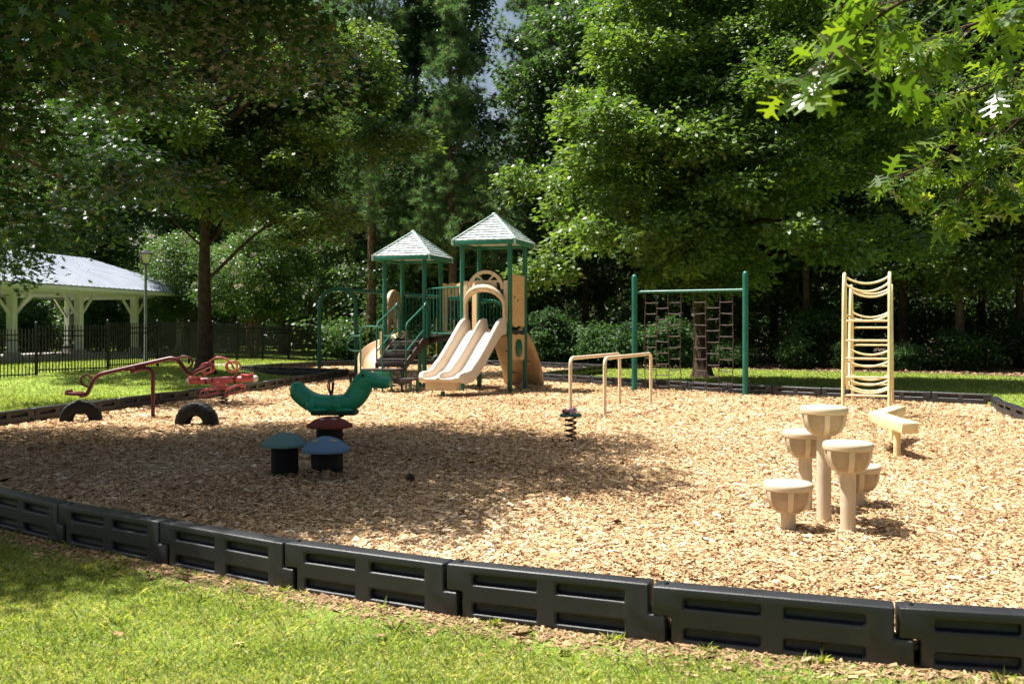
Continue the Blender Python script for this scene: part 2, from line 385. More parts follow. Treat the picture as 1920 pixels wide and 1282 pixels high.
def pads_in(c, r, n, a=(1.0, 1.8), flat=.55, bias=.55, rs=None, keep=None):
    """bough pads spread in an ellipsoid, more of them near its surface"""
    rs = rs or rng; out = []; tries = 0
    while len(out) < n and tries < n*60:
        tries += 1
        d = rs.normal(size=3); d /= np.linalg.norm(d); q = bias + (1-bias)*rs.random()
        p = np.array(c) + d*q*np.array(r)
        if keep and not keep(p): continue
        s = rs.uniform(*a); out.append((p, s, s*flat))
    return out
def foliage(name, pads, per, L, W, tmpl, m, parent, spread=.32, twig=13, rs=None, up=.5, tint_shift=0., center=None):
    """pads -> twigs -> leaves"""
    rs = rs or rng; PP, DD = [], []; TT = []
    per_t = max(3, int(per/twig))
    for (c, a, h) in pads:
        d = unit(rs.normal(size=(twig, 3))); d[:, 2] = d[:, 2]*.8 + .18; d = unit(d)
        rad = (.45 + .6*rs.random((twig, 1))**.6)
        tc = c + d*rad*np.array([a, a, h])
        pt = rs.normal(0, .12) + tint_shift
        for t in range(twig):
            k = max(2, int(per_t*rs.uniform(.5, 1.5)))
            q = rs.normal(size=(k, 3))*np.array([spread, spread, spread*.55])
            q[:, 2] -= .25*np.hypot(q[:, 0], q[:, 1])
            PP.append(tc[t] + q)
            od = np.concatenate([(tc[t]-c)[None, :2]/a*.6 + unit(q)[:, :2]*.9, np.full((k, 1), -.15)], 1)
            DD.append(od + rs.normal(0, .35, (k, 3))); TT.append(np.clip(rs.normal(.45, .2, k) + pt, 0, .9) + (rs.random(k) < .03)*.3)
    P = np.concatenate(PP); D = np.concatenate(DD); T = np.concatenate(TT)
    N = np.array([0, 0, 1.])*up*2 + rs.normal(0, .55, P.shape)
    s = rs.uniform(.65, 1.25, len(P))
    return scatter_mesh(name, tmpl, P, D, N, L*s, W*s, T, m, parent)
def limbs(mb, trunk, r0, pads, n, rs, lift=.3, rmax=.16, tmin=.25):
    """curved tapered limbs from the trunk polyline out to the pads"""
    T = np.array(trunk); idx = rs.permutation(len(pads))[:n]
    for i in idx:
        c = pads[i][0]; tz = T[:, 2]
        zz = c[2] - .55*np.hypot(*(c[:2]-T[-1][:2])) - lift
        zz = np.clip(zz, T[0][2] + tmin*(T[-1][2]-T[0][2]), T[-1][2])
        b = np.array([np.interp(zz, tz, T[:, 0]), np.interp(zz, tz, T[:, 1]), zz])
        mid = (b + c)/2 + np.array([0, 0, .12*np.linalg.norm(c-b)]) + rs.normal(0, .15, 3)
        pts = catmull([b, mid, c], 5); rr = np.linspace(rmax*rs.uniform(.5, 1), .015, len(pts))
        mb.tube(pts, rr, 6)
def trunk_tube(mb, pts, r0, r1, flare=1.7, n=14):
    P = catmull(pts, 6); N = len(P)
    rs_ = [r0 + (r1-r0)*i/(N-1) for i in range(N)]
    rs_[0] *= flare; rs_[1] *= 1 + (flare-1)*.42; rs_[2] *= 1 + (flare-1)*.15
    mb.tube(P, rs_, n); return np.array(P)

# ---------------------------------------------------------------- the setting: lawn, mulch, forest floor, path
def sheet(name, poly, z, m, kind='structure'):
    me = bpy.data.meshes.new(name); me.from_pydata([(x, y, z) for x, y in poly], [], [tuple(range(len(poly)))]); me.update()
    if me.polygons[0].normal.z < 0: me.flip_normals()
    o = bpy.data.objects.new(name, me); COL.objects.link(o); me.materials.append(M[m]); o['kind'] = kind
    return o
def inside(P, poly):
    x, y = P[:, 0], P[:, 1]; r = np.zeros(len(P), bool); n = len(poly)
    for i in range(n):
        x1, y1 = poly[i]; x2, y2 = poly[(i+1) % n]
        if y1 == y2: continue
        r ^= ((y1 > y) != (y2 > y)) & (x < (x2-x1)*(y-y1)/(y2-y1) + x1)
    return r
def dist_poly(P, poly, closed=True):
    d = np.full(len(P), 1e9); n = len(poly)
    for i in range(n if closed else n-1):
        a, b = np.array(poly[i]), np.array(poly[(i+1) % n]); ab = b-a
        t = np.clip(((P-a) @ ab)/(ab @ ab + 1e-9), 0, 1)
        d = np.minimum(d, np.linalg.norm(P-(a+t[:, None]*ab), axis=1))
    return d
def sst(t): t = np.clip(t, 0, 1); return t*t*(3-2*t)
def HT(x, y): return LAWN + .27*sst((y-26.5)/6)*sst((-7.3-x)/4.5)*(1 - .55*sst((y-38)/12))
def GH(px, py):
    z = LAWN
    for _ in range(12): p = G(px, py, z); z = .5*z + .5*float(HT(p[0], p[1]))
    return p
gx = np.concatenate([[-400, -150, -70], np.arange(-46, 46.1, 1.0), [70, 150, 400]]); gy = np.concatenate([[-60, -20], np.arange(-4, 80.1, 1.0), [120, 250, 500]])
XX, YY = np.meshgrid(gx, gy); nx_ = len(gx)
me = bpy.data.meshes.new('lawn'); me.from_pydata([tuple(p) for p in np.stack([XX, YY, HT(XX, YY)], -1).reshape(-1, 3)], [], [(j*nx_+i, j*nx_+i+1, (j+1)*nx_+i+1, (j+1)*nx_+i) for j in range(len(gy)-1) for i in range(nx_-1)])
me.shade_smooth(); o = bpy.data.objects.new('lawn', me); COL.objects.link(o); me.materials.append(M['lawn']); o['kind'] = 'structure'

near_run = catmull([(-8.35, 15.6), (-7.3, 12.3), (-5.75, 9.75), (-4.55, 8.6), (-3.72, 7.92), (-2.60, 7.18), (-1.48, 6.46), (-.38, 5.85),
                    (.76, 5.36), (1.92, 4.97), (3.10, 4.72), (4.3, 4.9), (5.6, 6.1), (6.9, 8.8), (7.75, 12.2), (8.35, 15.3), (9.0, 18.3), (9.75, 20.2)], 6)
far_run = catmull([(9.75, 20.2), (8.3, 21.35), (6.2, 23.0), (4.2, 25.0), (2.4, 27.3), (.75, 29.4)], 6)
swing_right = catmull([(.75, 29.4), (2.1, 32.8), (3.35, 35.8)], 6)
swing_far = catmull([(3.35, 35.8), (.5, 39.3), (-3.5, 41.3), (-7.2, 39.8), (-9.6, 35.2)], 6)
swing_left = catmull([(-9.6, 35.2), (-7.5, 33.8), (-5.35, 32.3)], 6)
left_run = catmull([(-5.35, 32.3), (-5.85, 27.8), (-6.25, 24.8), (-6.95, 21.5), (-7.55, 19.4), (-8.35, 15.6)], 6)
RUNS = [near_run, far_run, swing_right, swing_far, swing_left, left_run]
BED = []
for r_ in RUNS: BED += [tuple(p[:2]) for p in r_[:-1]]
sheet('mulch_bed', BED, -.012, 'mulch')

# forest floor behind the lawn, irregular front edge
fe = [(-70, 66), (-40, 66), (-26, 62), (-16, 58), (-11, 53.5), (-6.5, 45.5), (-1, 43.0), (4.5, 41.0), (8, 39.6), (11, 38.2), (13, 36.5), (15.5, 35.2), (19, 31), (26, 29), (45, 26), (70, 24)]
floor_front = [tuple(p) for p in catmull([(x + rng.normal(0, .25), y + rng.normal(0, .25)) for x, y in fe], 6)]
sheet('forest_floor', floor_front + [(390, 24), (390, 490), (-390, 490), (-390, 66)], LAWN + .004, 'litter')
mb = None
pc = np.array(catmull([(-60, 46.6, 0), (-25.6, 45.8, 0), (-17.9, 43.9, 0), (-13.6, 40.6, 0), (-11.2, 37.6, 0), (-9.2, 36.6, 0)], 8)); pv = []
for i_, c_ in enumerate(pc):
    tg_ = pc[min(i_+1, len(pc)-1)] - pc[max(i_-1, 0)]; tg_ = tg_/np.linalg.norm(tg_); nv_ = np.array([-tg_[1], tg_[0], 0])*.55
    for q in (c_+nv_, c_-nv_): pv.append((q[0], q[1], float(HT(q[0], q[1])) + .012))
me = bpy.data.meshes.new('path'); me.from_pydata(pv, [], [(2*k, 2*k+1, 2*k+3, 2*k+2) for k in range(len(pc)-1)]); me.update()
o = bpy.data.objects.new('path', me); COL.objects.link(o); me.materials.append(M['concrete']); o['kind'] = 'structure'

# bare ground strip outside the near border
strip_in = [np.array(p[:2]) for p in near_run]
# ---------------------------------------------------------------- border timbers
def timber_mesh():
    xs = [0, .10, .17, .56, .68, 1.07, 1.207, 1.298]; zs = [0, .035, .092, .148, .198, .252, .305]
    T = .066; rec = .055
    def cell(i, j):
        if i < 0 or j < 0 or i >= 7 or j >= 6: return 0
        if j >= 3 and i == 6: return 0
        if j < 3 and i == 0: return 0
        if i in (2, 4) and j in (1, 4): return 2
        return 1
    mb = MB()
    for i in range(7):
        for j in range(6):
            c = cell(i, j)
            if not c: continue
            x0, x1, z0, z1 = xs[i], xs[i+1], zs[j], zs[j+1]
            for s in (-1, 1):
                y = s*(T - (rec if c == 2 else 0))
                mb.add([(x0, y, z0), (x1, y, z0), (x1, y, z1), (x0, y, z1)], [(0, 1, 2, 3)])
                if c == 2:
                    yo = s*T
                    for (a, b) in (((x0, z0), (x1, z0)), ((x1, z0), (x1, z1)), ((x1, z1), (x0, z1)), ((x0, z1), (x0, z0))):
                        mb.add([(a[0], y, a[1]), (b[0], y, b[1]), (b[0], yo, b[1]), (a[0], yo, a[1])], [(0, 1, 2, 3)])
            for (di, dj, a, b) in ((-1, 0, (x0, z0), (x0, z1)), (1, 0, (x1, z0), (x1, z1)), (0, -1, (x0, z0), (x1, z0)), (0, 1, (x0, z1), (x1, z1))):
                if not cell(i+di, j+dj):
                    mb.add([(a[0], -T, a[1]), (b[0], -T, b[1]), (b[0], T, b[1]), (a[0], T, a[1])], [(0, 1, 2, 3)])
    me = bpy.data.meshes.new('border_timber'); me.from_pydata(mb.v, [], mb.f)
    bm = bmesh.new(); bm.from_mesh(me)
    bmesh.ops.remove_doubles(bm, verts=bm.verts, dist=1e-5)
    bmesh.ops.recalc_face_normals(bm, faces=bm.faces)
    bmesh.ops.dissolve_limit(bm, angle_limit=R(2), verts=bm.verts, edges=bm.edges)
    vert_e = [e for e in bm.edges if abs(e.verts[0].co.x-e.verts[1].co.x) < 1e-5 and abs(e.verts[0].co.z-e.verts[1].co.z) < 1e-5 and len(e.link_faces) == 2
              and (e.verts[0].co.x < .001 or e.verts[0].co.x > 1.19 or abs(e.verts[0].co.z-.148) < .001)]
    ro = [e for e in bm.edges if len(e.link_faces) == 2 and e.calc_face_angle(0) > R(30)]
    bmesh.ops.bevel(bm, geom=ro, offset=.015, segments=3, affect='EDGES', profile=.5, clamp_overlap=True)
    from mathutils import Matrix
    bmesh.ops.create_cone(bm, cap_ends=True, segments=18, radius1=.027, radius2=.021, depth=.014, matrix=Matrix.Translation((.055, 0, .310)))
    bm.to_mesh(me); bm.free(); me.shade_smooth(); me.set_sharp_from_angle(angle=R(16)); me.materials.append(M['timber'])
    return me
tm = timber_mesh()
proto_t = None
near_labels = {}
def lay(run, label, group, step=1.22, shift=0., z=LAWN, extra=None, anchor=None):
    global proto_t
    P = [np.array(p[:2]) for p in run]; seg = [np.linalg.norm(P[i+1]-P[i]) for i in range(len(P)-1)]; cum = np.concatenate([[0], np.cumsum(seg)])
    n = max(1, round((cum[-1]-shift)/step)); st = (cum[-1]-shift)/n
    if anchor is not None:
        sa = cum[int(np.argmin([np.linalg.norm(p-np.array(anchor)) for p in P]))]; st = step; shift = sa % st; n = int((cum[-1]-shift)/st)
    at = lambda s: np.array([np.interp(s, cum, [p[0] for p in P]), np.interp(s, cum, [p[1] for p in P])])
    for k in range(n):
        a, b = at(shift+k*st), at(shift+(k+1)*st)
        if proto_t is None: o = bpy.data.objects.new('border_timber', tm); proto_t = o
        else: o = proto_t.copy()
        COL.objects.link(o)
        L_ = np.linalg.norm(b-a)
        o.location = (a[0], a[1], z + rng.normal(0, .006)); o.rotation_euler = (rng.normal(0, .012), rng.normal(0, .005), math.atan2(*(b-a)[::-1]))
        o.scale = (L_/1.22, 1, 1)
        lb = label
        if extra:
            m_ = (a+b)/2
            for (x0, x1, y1, t) in extra:
                if x0 <= m_[0] < x1 and m_[1] < y1: lb = t
        tag(o, lb, 'edging', group)
lay(near_run, 'black slotted edging timber on the near curve of the mulch bed beside the front lawn', 'black edging timbers round the mulch bed', anchor=(1.92, 4.97),
    extra=[(-3.75, -2.6, 9, 'shaded black edging timber behind the shadow on the front grass, left of the mushroom stools'),
           (-2.6, -1.48, 8, 'black edging timber on the front lawn where the tree shadow on the grass ends'),
           (-1.48, -.38, 7, 'sunlit black edging timber on the front lawn below the blue mushroom stool'),
           (-.38, .75, 6.5, 'sunlit black edging timber at the middle of the front lawn edge'),
           (.75, 1.9, 6, 'sunlit black edging timber in front of the five stepping pods'),
           (1.9, 3.2, 5.5, 'black edging timber at the bottom right corner, largest of all')])
lay(far_run, 'dark edging timber along the far side of the mulch bed below the far lawn', 'black edging timbers round the mulch bed')
lay(swing_right, 'dark edging timber right of the swing bay beside the far lawn', 'black edging timbers round the mulch bed')
lay(swing_far, 'dark edging timber at the back of the swing bay under the woods', 'black edging timbers round the mulch bed')
lay(swing_left, 'dark edging timber left of the swing bay near the black fence', 'black edging timbers round the mulch bed')
lay(left_run, 'weathered edging timber between the left lawn and the mulch bed', 'black edging timbers round the mulch bed')

# ---------------------------------------------------------------- loose chips, grass blades, litter
def in_view(P, mx=1.4): return np.abs(P[:, 0]) < .53*P[:, 1] + mx
def bump(P): return .012*np.sin(P[:, 0]*1.7 + 1.3*np.sin(P[:, 1]*.9)) + .012*np.sin(P[:, 1]*2.1 + P[:, 0]*.6)
bed_np = [tuple(p) for p in BED]
cp, cs = [], []
for (y0, y1, dens, s) in ((4.4, 7.2, 7600, .66), (7.2, 10, 5200, .70), (10, 15, 3000, .78), (15, 24, 1450, .98), (24, 42, 380, 1.4)):
    xw = .53*y1 + 1.4; n = int(dens*(y1-y0)*2*xw)
    P = np.stack([rng.uniform(-xw, xw, n), rng.uniform(y0, y1, n)], 1); P = P[in_view(P)]; P = P[inside(P, bed_np)]
    cp.append(P); cs.append(np.full(len(P), s))
P = np.concatenate(cp); s = np.concatenate(cs); n = len(P)
a = rng.uniform(0, 2*pi, n); D = np.stack([np.cos(a), np.sin(a), rng.normal(0, .2, n)], 1)
N = np.stack([rng.normal(0, .3, n), rng.normal(0, .3, n), np.ones(n)], 1)
lg = rng.lognormal(-3.56, .52, n)*s
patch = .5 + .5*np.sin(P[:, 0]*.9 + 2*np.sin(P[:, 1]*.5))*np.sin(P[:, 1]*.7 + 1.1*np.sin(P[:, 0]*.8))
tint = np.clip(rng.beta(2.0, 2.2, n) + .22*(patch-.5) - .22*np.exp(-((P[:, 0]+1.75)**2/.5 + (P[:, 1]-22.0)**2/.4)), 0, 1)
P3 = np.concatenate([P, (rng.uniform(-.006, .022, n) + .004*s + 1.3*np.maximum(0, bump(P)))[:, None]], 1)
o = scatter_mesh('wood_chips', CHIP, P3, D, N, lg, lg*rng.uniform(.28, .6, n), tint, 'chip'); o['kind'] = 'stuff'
o['label'] = 'loose tan wood chips covering the playground bed'; o['category'] = 'wood chips'

outer = lambda P: ~inside(P, bed_np)
n = 300; P = np.stack([rng.uniform(-8, 7, n), rng.uniform(4.2, 17, n)], 1); P = P[in_view(P)]; P = P[inside(P, bed_np) | (rng.random(len(P)) < .2)]; n = len(P)
a = rng.uniform(0, 2*pi, n); D = np.stack([np.cos(a), np.sin(a), rng.normal(0, .15, n)], 1); N = rng.normal(0, .25, (n, 3)) + [0, 0, 1.]
zz = np.where(inside(P, bed_np), .035, LAWN + .03)
o = scatter_mesh('fallen_leaves', LOBED_LOW, np.concatenate([P, zz[:, None]], 1), D, N, rng.uniform(.05, .11, n), .09, rng.beta(1.6, 2.4, n), 'straw'); o['kind'] = 'stuff'
o['label'] = 'brown fallen oak leaves lying on the chips and grass'; o['category'] = 'leaves'
near_np = [tuple(p[:2]) for p in near_run]
gp = []; gs = []
for (y0, y1, dens, s) in ((3.0, 5.2, 14000, 1.0), (5.2, 6.6, 10000, 1.05), (6.6, 9.5, 7000, 1.2)):
    xw = .53*y1 + .5; n = int(dens*(y1-y0)*2*xw)
    P = np.stack([rng.uniform(-xw, xw, n), rng.uniform(y0, y1, n)], 1); P = P[in_view(P, .45)]; P = P[outer(P)]
    d = dist_poly(P, near_np, False)
    k = rng.random(len(P)) < np.clip((d - .14 - .16*rng.random(len(P)) - .08*np.sin(P[:, 0]*5))/.28, .015, 1)
    pt = np.sin(P[:, 0]*2.3 + 1.5*np.sin(P[:, 1]*3.1)) + np.sin(P[:, 1]*3.7 + 1.7*np.sin(P[:, 0]*2.9)) + .6*np.sin(P[:, 0]*7+P[:, 1]*5)
    k &= rng.random(len(P)) < np.clip(.95 - .22*np.maximum(0, pt-.7), .3, 1)
    gp.append(P[k]); gs.append(np.full(k.sum(), s))
for _ in range(150):                                   # longer tufts against the edging and a few in the turf
    i = rng.integers(0, len(near_np)-1); c = np.array(near_np[i]) + (np.array(near_np[i+1])-np.array(near_np[i]))*rng.random()
    tg = np.array(near_np[i+1])-np.array(near_np[i]); tg /= np.linalg.norm(tg)
    c = c + np.array([tg[1], -tg[0]])*(.09 + (abs(rng.normal(0, .05)) if rng.random() < .5 else rng.uniform(.1, 1.6)))
    m_ = rng.integers(8, 26); gp.append(c + rng.normal(0, .018, (m_, 2))); gs.append(np.full(m_, rng.uniform(1.5, 2.6)))
P = np.concatenate(gp); s = np.concatenate(gs); n = len(P)
a = rng.uniform(0, 2*pi, n); el = rng.uniform(.15, 1.15, n)
D = np.stack([np.cos(a)*np.cos(el), np.sin(a)*np.cos(el), np.sin(el)], 1); N = rng.normal(0, .5, (n, 3)) + [0, 0, 1.]
pt = np.sin(P[:, 0]*3.3 + 1.5*np.sin(P[:, 1]*4.1)) + np.sin(P[:, 1]*5.7 + 1.7*np.sin(P[:, 0]*2.9))
tint = np.clip(rng.beta(2.2, 2.6, n) + .07*pt + (rng.random(n) < .10)*.45, 0, 1)
P3 = np.concatenate([P, np.full((n, 1), LAWN)], 1)
o = scatter_mesh('grass', BLADE, P3, D, N, rng.uniform(.016, .040, n)*s*np.where(rng.random(n) < .02, 2.0, 1), rng.uniform(.003, .006, n)*s, tint, 'grass'); o['kind'] = 'stuff'
o['label'] = 'short sunlit lawn grass in front of the black edging'; o['category'] = 'grass'
# far lawns: coarser tufts
gp = []; gs = []
for (x0, x1, y0, y1, n) in ((-19, -6, 14, 24, 60000), (-20, -5, 24, 46, 50000), (-1, 24, 19, 30, 55000), (0, 24, 30, 42, 50000)):
    P = np.stack([rng.uniform(x0, x1, n), rng.uniform(y0, y1, n)], 1); P = P[in_view(P)]
    k = outer(P) & ~inside(P, floor_front + [(390, 24), (390, 490), (-390, 490), (-390, 66)]) & (dist_poly(P, bed_np) > .15 + .3*rng.random(len(P)))
    gp.append(P[k]); gs.append(P[k][:, 1]/14)
P = np.concatenate(gp); s = np.concatenate(gs); n = len(P)
a = rng.uniform(0, 2*pi, n); el = rng.uniform(.4, 1.3, n)
D = np.stack([np.cos(a)*np.cos(el), np.sin(a)*np.cos(el), np.sin(el)], 1); N = rng.normal(0, .5, (n, 3)) + [0, 0, 1.]
tint = np.clip(rng.beta(2.4, 3, n) + (rng.random(n) < .05)*.4, 0, 1)
o = scatter_mesh('grass', BLADE, np.concatenate([P, HT(P[:, 0], P[:, 1])[:, None]], 1), D, N, rng.uniform(.05, .09, n), .0085*s, tint, 'grass'); o['kind'] = 'stuff'
o['label'] = 'mown lawn grass beyond the playground edging'; o['category'] = 'grass'
# spilled chips and dry litter outside the near border
n = 45000; i = rng.integers(0, len(near_np)-1, n); t = rng.random((n, 1)); A = np.array(near_np)
P = A[i]*(1-t) + A[i+1]*t; tg = A[i+1]-A[i]; tg /= np.linalg.norm(tg, axis=1, keepdims=True)
P = P + np.stack([tg[:, 1], -tg[:, 0]], 1)*(.06 + np.abs(rng.normal(0, .17, (n, 1))))
k = in_view(P) & (P[:, 1] > 3) & (P[:, 1] < 10) & outer(P); P = P[k]; n = len(P)
a = rng.uniform(0, 2*pi, n); D = np.stack([np.cos(a), np.sin(a), rng.normal(0, .2, n)], 1)
N = np.stack([rng.normal(0, .3, n), rng.normal(0, .3, n), np.ones(n)], 1); lg = rng.lognormal(-3.95, .55, n)
o = scatter_mesh('litter', CHIP, np.concatenate([P, rng.uniform(LAWN+.002, LAWN+.014, (n, 1))], 1), D, N, lg, lg*rng.uniform(.08, .4, n), rng.beta(2.2, 2.2, n), 'straw'); o['kind'] = 'stuff'
o['label'] = 'dry chips and straw spilled along the outside of the black edging'; o['category'] = 'litter'
# leaf litter on the forest edge
n = 26000; P = np.stack([rng.uniform(-9, 26, n), rng.uniform(29, 47, n)], 1); P = P[in_view(P)]
P = P[inside(P, floor_front + [(390, 24), (390, 490), (-390, 490), (-390, 66)]) | (rng.random(len(P)) < .03)]; P = P[outer(P)]; n = len(P)
a = rng.uniform(0, 2*pi, n); D = np.stack([np.cos(a), np.sin(a), rng.normal(0, .3, n)], 1); N = rng.normal(0, .4, (n, 3)) + [0, 0, 1.]
o = scatter_mesh('leaf_litter', KITE, np.concatenate([P, rng.uniform(LAWN+.01, LAWN+.04, (n, 1))], 1), D, N, rng.uniform(.08, .16, n), .07, rng.beta(2, 2.4, n), 'straw'); o['kind'] = 'stuff'
o['label'] = 'brown fallen leaves at the edge of the woods'; o['category'] = 'leaf litter'

# ================================================================ play equipment
# ---------------------------------------------------------------- stepping pods
def pod(loc, h, label):
    t = thing('stepping_pod', label, 'stepping pod', loc, 'tan stepping pods')
    o = np.array(loc)
    mb = MB(); mb.lathe([(.058, -.05), (.058, h-.20)], o, 24); mb.build('post', 'pod', t)
    mb = MB(); mb.lathe([(.02, h-.055), (.178, h-.058), (.189, h-.05), (.192, h-.03), (.190, h-.012), (.183, h-.002), (.172, h+.003), (.1, h+.006), (.0, h+.007)], o, 40)
    mb.build('cap', 'pod', t, ang=40)
    ph = np.linspace(0, 1, 8)
    prof = [(.085 + .088*sin(q*pi/2)**1.1, h-.225 + .17*(1-cos(q*pi/2))) for q in ph]
    mb = MB(); mb.lathe([(.02, h-.226)] + prof + [(.02, h-.055)], o, 36); mb.build('bowl', 'pod_bowl', t, ang=50)
    mb = MB()
    for k in range(6):
        a = k*pi/3 + .37
        er, et = np.array([cos(a), sin(a), 0]), np.array([-sin(a), cos(a), 0]); rings = []
        for r_, z in prof:
            wd = .017 + .006*(r_/.17)
            rings.append([o + er*(r_-.01) + et*wd + [0, 0, z], o + er*(r_+.011) + et*wd*.9 + [0, 0, z], o + er*(r_+.011) - et*wd*.9 + [0, 0, z], o + er*(r_-.01) - et*wd + [0, 0, z]])
        mb.loft(rings)
    mb.lathe([(.07, h-.235), (.094, h-.235), (.096, h-.222), (.07, h-.215)], o, 30)
    mb.build('ribs', 'pod', t, ang=45)
    return t
pod(G(1545, 978), .945, 'tallest tan bowl-shaped stepping pod, at the centre of the cluster')
pod(G(1590, 997), .70, 'front tan stepping pod of middle height, nearest to the edging')
pod(G(1478, 993), .375, 'low tan stepping pod at the left front of the cluster')
pod(G(1510, 958), .70, 'tan stepping pod partly hidden behind the left of the tallest post')
pod(G(1609, 952), .38, 'low tan stepping pod partly hidden behind the front pod post')

# ---------------------------------------------------------------- mushroom stools
def mushroom(loc, z_stem0, z_cap, z_top, rc, rs_, m, label, spots=None, pole=False):
    t = thing('mushroom_stool', label, 'mushroom stool', loc, 'rubber mushroom stools'); o = np.array(loc)
    mb = MB(); h = z_top - z_cap
    mb.lathe([(.05, z_cap+.012), (rc*.9, z_cap+.004), (rc*.985, z_cap), (rc, z_cap+.012), (rc*.985, z_cap+.03), (rc*.88, z_cap+.36*h), (rc*.68, z_cap+.66*h), (rc*.42, z_cap+.87*h), (rc*.2, z_top-.003), (0, z_top)], o, 44)
    c = mb.build('cap', m, t, ang=50)
    if spots:
        sm, pos = spots
        for (a, q, s) in pos:
            d = np.array([cos(a), sin(a), 0]); r_ = rc*q
            z = np.interp(q, [0, .2, .42, .68, .88, .985], [z_top, z_top-.003, z_cap+.87*h, z_cap+.66*h, z_cap+.36*h, z_cap+.03])
            sl = np.interp(q, [0, .4, .7, .9], [0, .18, .4, .6])
            n_ = nrm(d*sl + [0, 0, 1]); e1 = nrm(np.cross(n_, [0, 1., 0])); e2 = np.cross(n_, e1)
            Rm = np.stack([e1, e2, n_], 1)
            mb = MB(); mb.ball(o + d*r_ + [0, 0, z], (s, s*.8, .006), 14, 6, Rm); mb.build('spot', sm, c)
    mb = MB()
    pr = [(.02, z_stem0), (rs_*.97, z_stem0), (rs_, z_stem0+.012)]
    for k in range(9):
        z = z_stem0 + .012 + (z_cap - z_stem0)*(k+1)/10; pr += [(rs_, z), (rs_*1.012, z+.006)]
    mb.lathe(pr + [(rs_, z_cap+.01)], o, 36); mb.build('stem', 'rubber', t, ang=60)
    if pole:
        mb = MB(); mb.lathe([(.042, -.05), (.042, z_stem0+.01)], o, 20); mb.build('pole', 'steel', t)
    return t
mushroom(G(611, 901), .135, .305, .462, .249, .150, 'mush_blue', 'blue speckled mushroom stool on a short bare steel pole', ('spot_yellow', [(-2.25, .55, .034), (-.75, .52, .036), (1.2, .5, .04)]), True)
mushroom(G(534, 893), -.04, .325, .47, .250, .142, 'mush_green', 'pale green mushroom stool on a black stem, left of the blue one')
mushroom(G(618, 887), -.04, .505, .62, .250, .143, 'mush_red', 'dark red mushroom stool standing tallest behind the blue one', ('spot_grey', [(-2.1, .5, .028), (-1.0, .46, .030), (.9, .5, .03)]))

# ---------------------------------------------------------------- crocodile spring rider
def croc():
    D = 13.4; x0 = X(628, D)
    t = thing('spring_rider', 'green crocodile spring rider behind the red mushroom stool', 'spring rider', (x0, D, 0))
    S = D/1866.7
    fr = lambda px, py: ((px-628)*S, (CAM_H - (py-612)*S))   # side outline measured from the photograph
    def sec(px, py, rz, ry): x, z = fr(px, py); return (x, z, rz*S, ry*S)
    spine = [sec(549, 727, 6, 6), sec(553, 729, 14, 13), (sec(561, 736, 17, 15)), sec(569, 743, 17.5, 17), sec(579, 750, 18, 20), sec(592, 755, 18, 22), sec(612, 757, 17.5, 23), sec(635, 757, 17.5, 23),
             sec(652, 754, 18, 22), sec(664, 746, 20, 21), sec(672, 735, 21, 19), sec(678, 724, 21, 18), sec(685, 715, 20, 18), sec(694, 711.5, 16, 18), sec(703, 713.5, 12.5, 17), sec(713, 715.5, 10.5, 16.5), sec(724, 716.5, 11, 17), sec(730, 716.5, 9.5, 14), sec(733.5, 716.5, 4, 7)]
    C = catmull([np.array(s) for s in spine], 4); mb = MB(); rings = []
    for i, c in enumerate(C):
        d = C[min(i+1, len(C)-1)] - C[max(i-1, 0)]; tg = nrm([d[0], d[1]]); nrmv = np.array([-tg[1], tg[0]])
        ring = []
        for k in range(20):
            a = 2*pi*k/20; ca, sa = cos(a), sin(a)
            e = .78; yy = np.sign(ca)*abs(ca)**e*c[3]; zz = np.sign(sa)*abs(sa)**e*c[2]
            ring.append((x0 + c[0] + nrmv[0]*zz, D + yy, c[1] + nrmv[1]*zz))
        rings.append(ring)
    mb.loft(rings)
    for s in (-1, 1):
        for (px, py) in ((587, 758), (636, 758)):       # haunches and feet along the flanks
            x, z = fr(px, py); mb.ball((x0+x, D+s*21*S, z), (9.5*S, 9*S, 13*S), 14, 10)
            x, z = fr(px+13, py+8.5); mb.ball((x0+x, D+s*24*S, z), (18*S, 6*S, 4*S), 14, 8)
        if s > 0: x, z = fr(559, 731); mb.ball((x0+x, D, z), (16*S, 15*S, 16*S), 16, 11)
        x, z = fr(684, 702); mb.ball((x0+x, D+s*11*S, z), (9*S, 8*S, 9.5*S), 14, 10)     # brow bumps
        x, z = fr(728, 709); mb.ball((x0+x, D+s*7*S, z), (4*S, 4*S, 3*S), 10, 7)          # nostrils
        P = [fr(*q) for q in ((677, 722), (684, 725), (697, 725), (712, 726), (726, 727))]
        yo = [18.4, 18.6, 17.6, 16.8, 16.4]
        mb.tube(catmull([(x0+p[0], D+s*q*S, p[1]) for p, q in zip(P, yo)], 5), 1.3*S, 7)
    body = mb.build('body', 'croc', t, ang=80)
    for s in (-1, 1):
        x, z = fr(683.5, 702.5); mb = MB(); mb.ball((x0+x, D+s*18.4*S, z), (3*S, 1.6*S, 3*S), 12, 8); mb.build('eye', 'black', body)
    x, z = fr(628, 772.5)
    mb = MB(); mb.box((x0, D, z), (86*S, 40*S, 10*S)); mb.build('base_plate', 'croc_base', t, bev=.03)
    for px, py, h in ((620, 722, 24), (661, 709, 22)):
        mb = MB()
        for s in (-1, 1):
            P = [fr(px+2, py+h*.85), fr(px-3.6, py+5), fr(px-2, py-7), fr(px+2.5, py-9), fr(px+4.5, py-2), fr(px+2.5, py+h*.7)]
            mb.tube(catmull([(x0+p[0], D+s*5*S*(1+.5*min(i, 5-i)), p[1]) for i, p in enumerate(P)], 5), 1.35*S, 7)
        mb.build('handle', 'red', t)
    mb = MB()
    mb.spring((x0, D, -.03), .11, z+.03, 5.5, .016); mb.build('spring', 'spring', t)
    return t
croc()

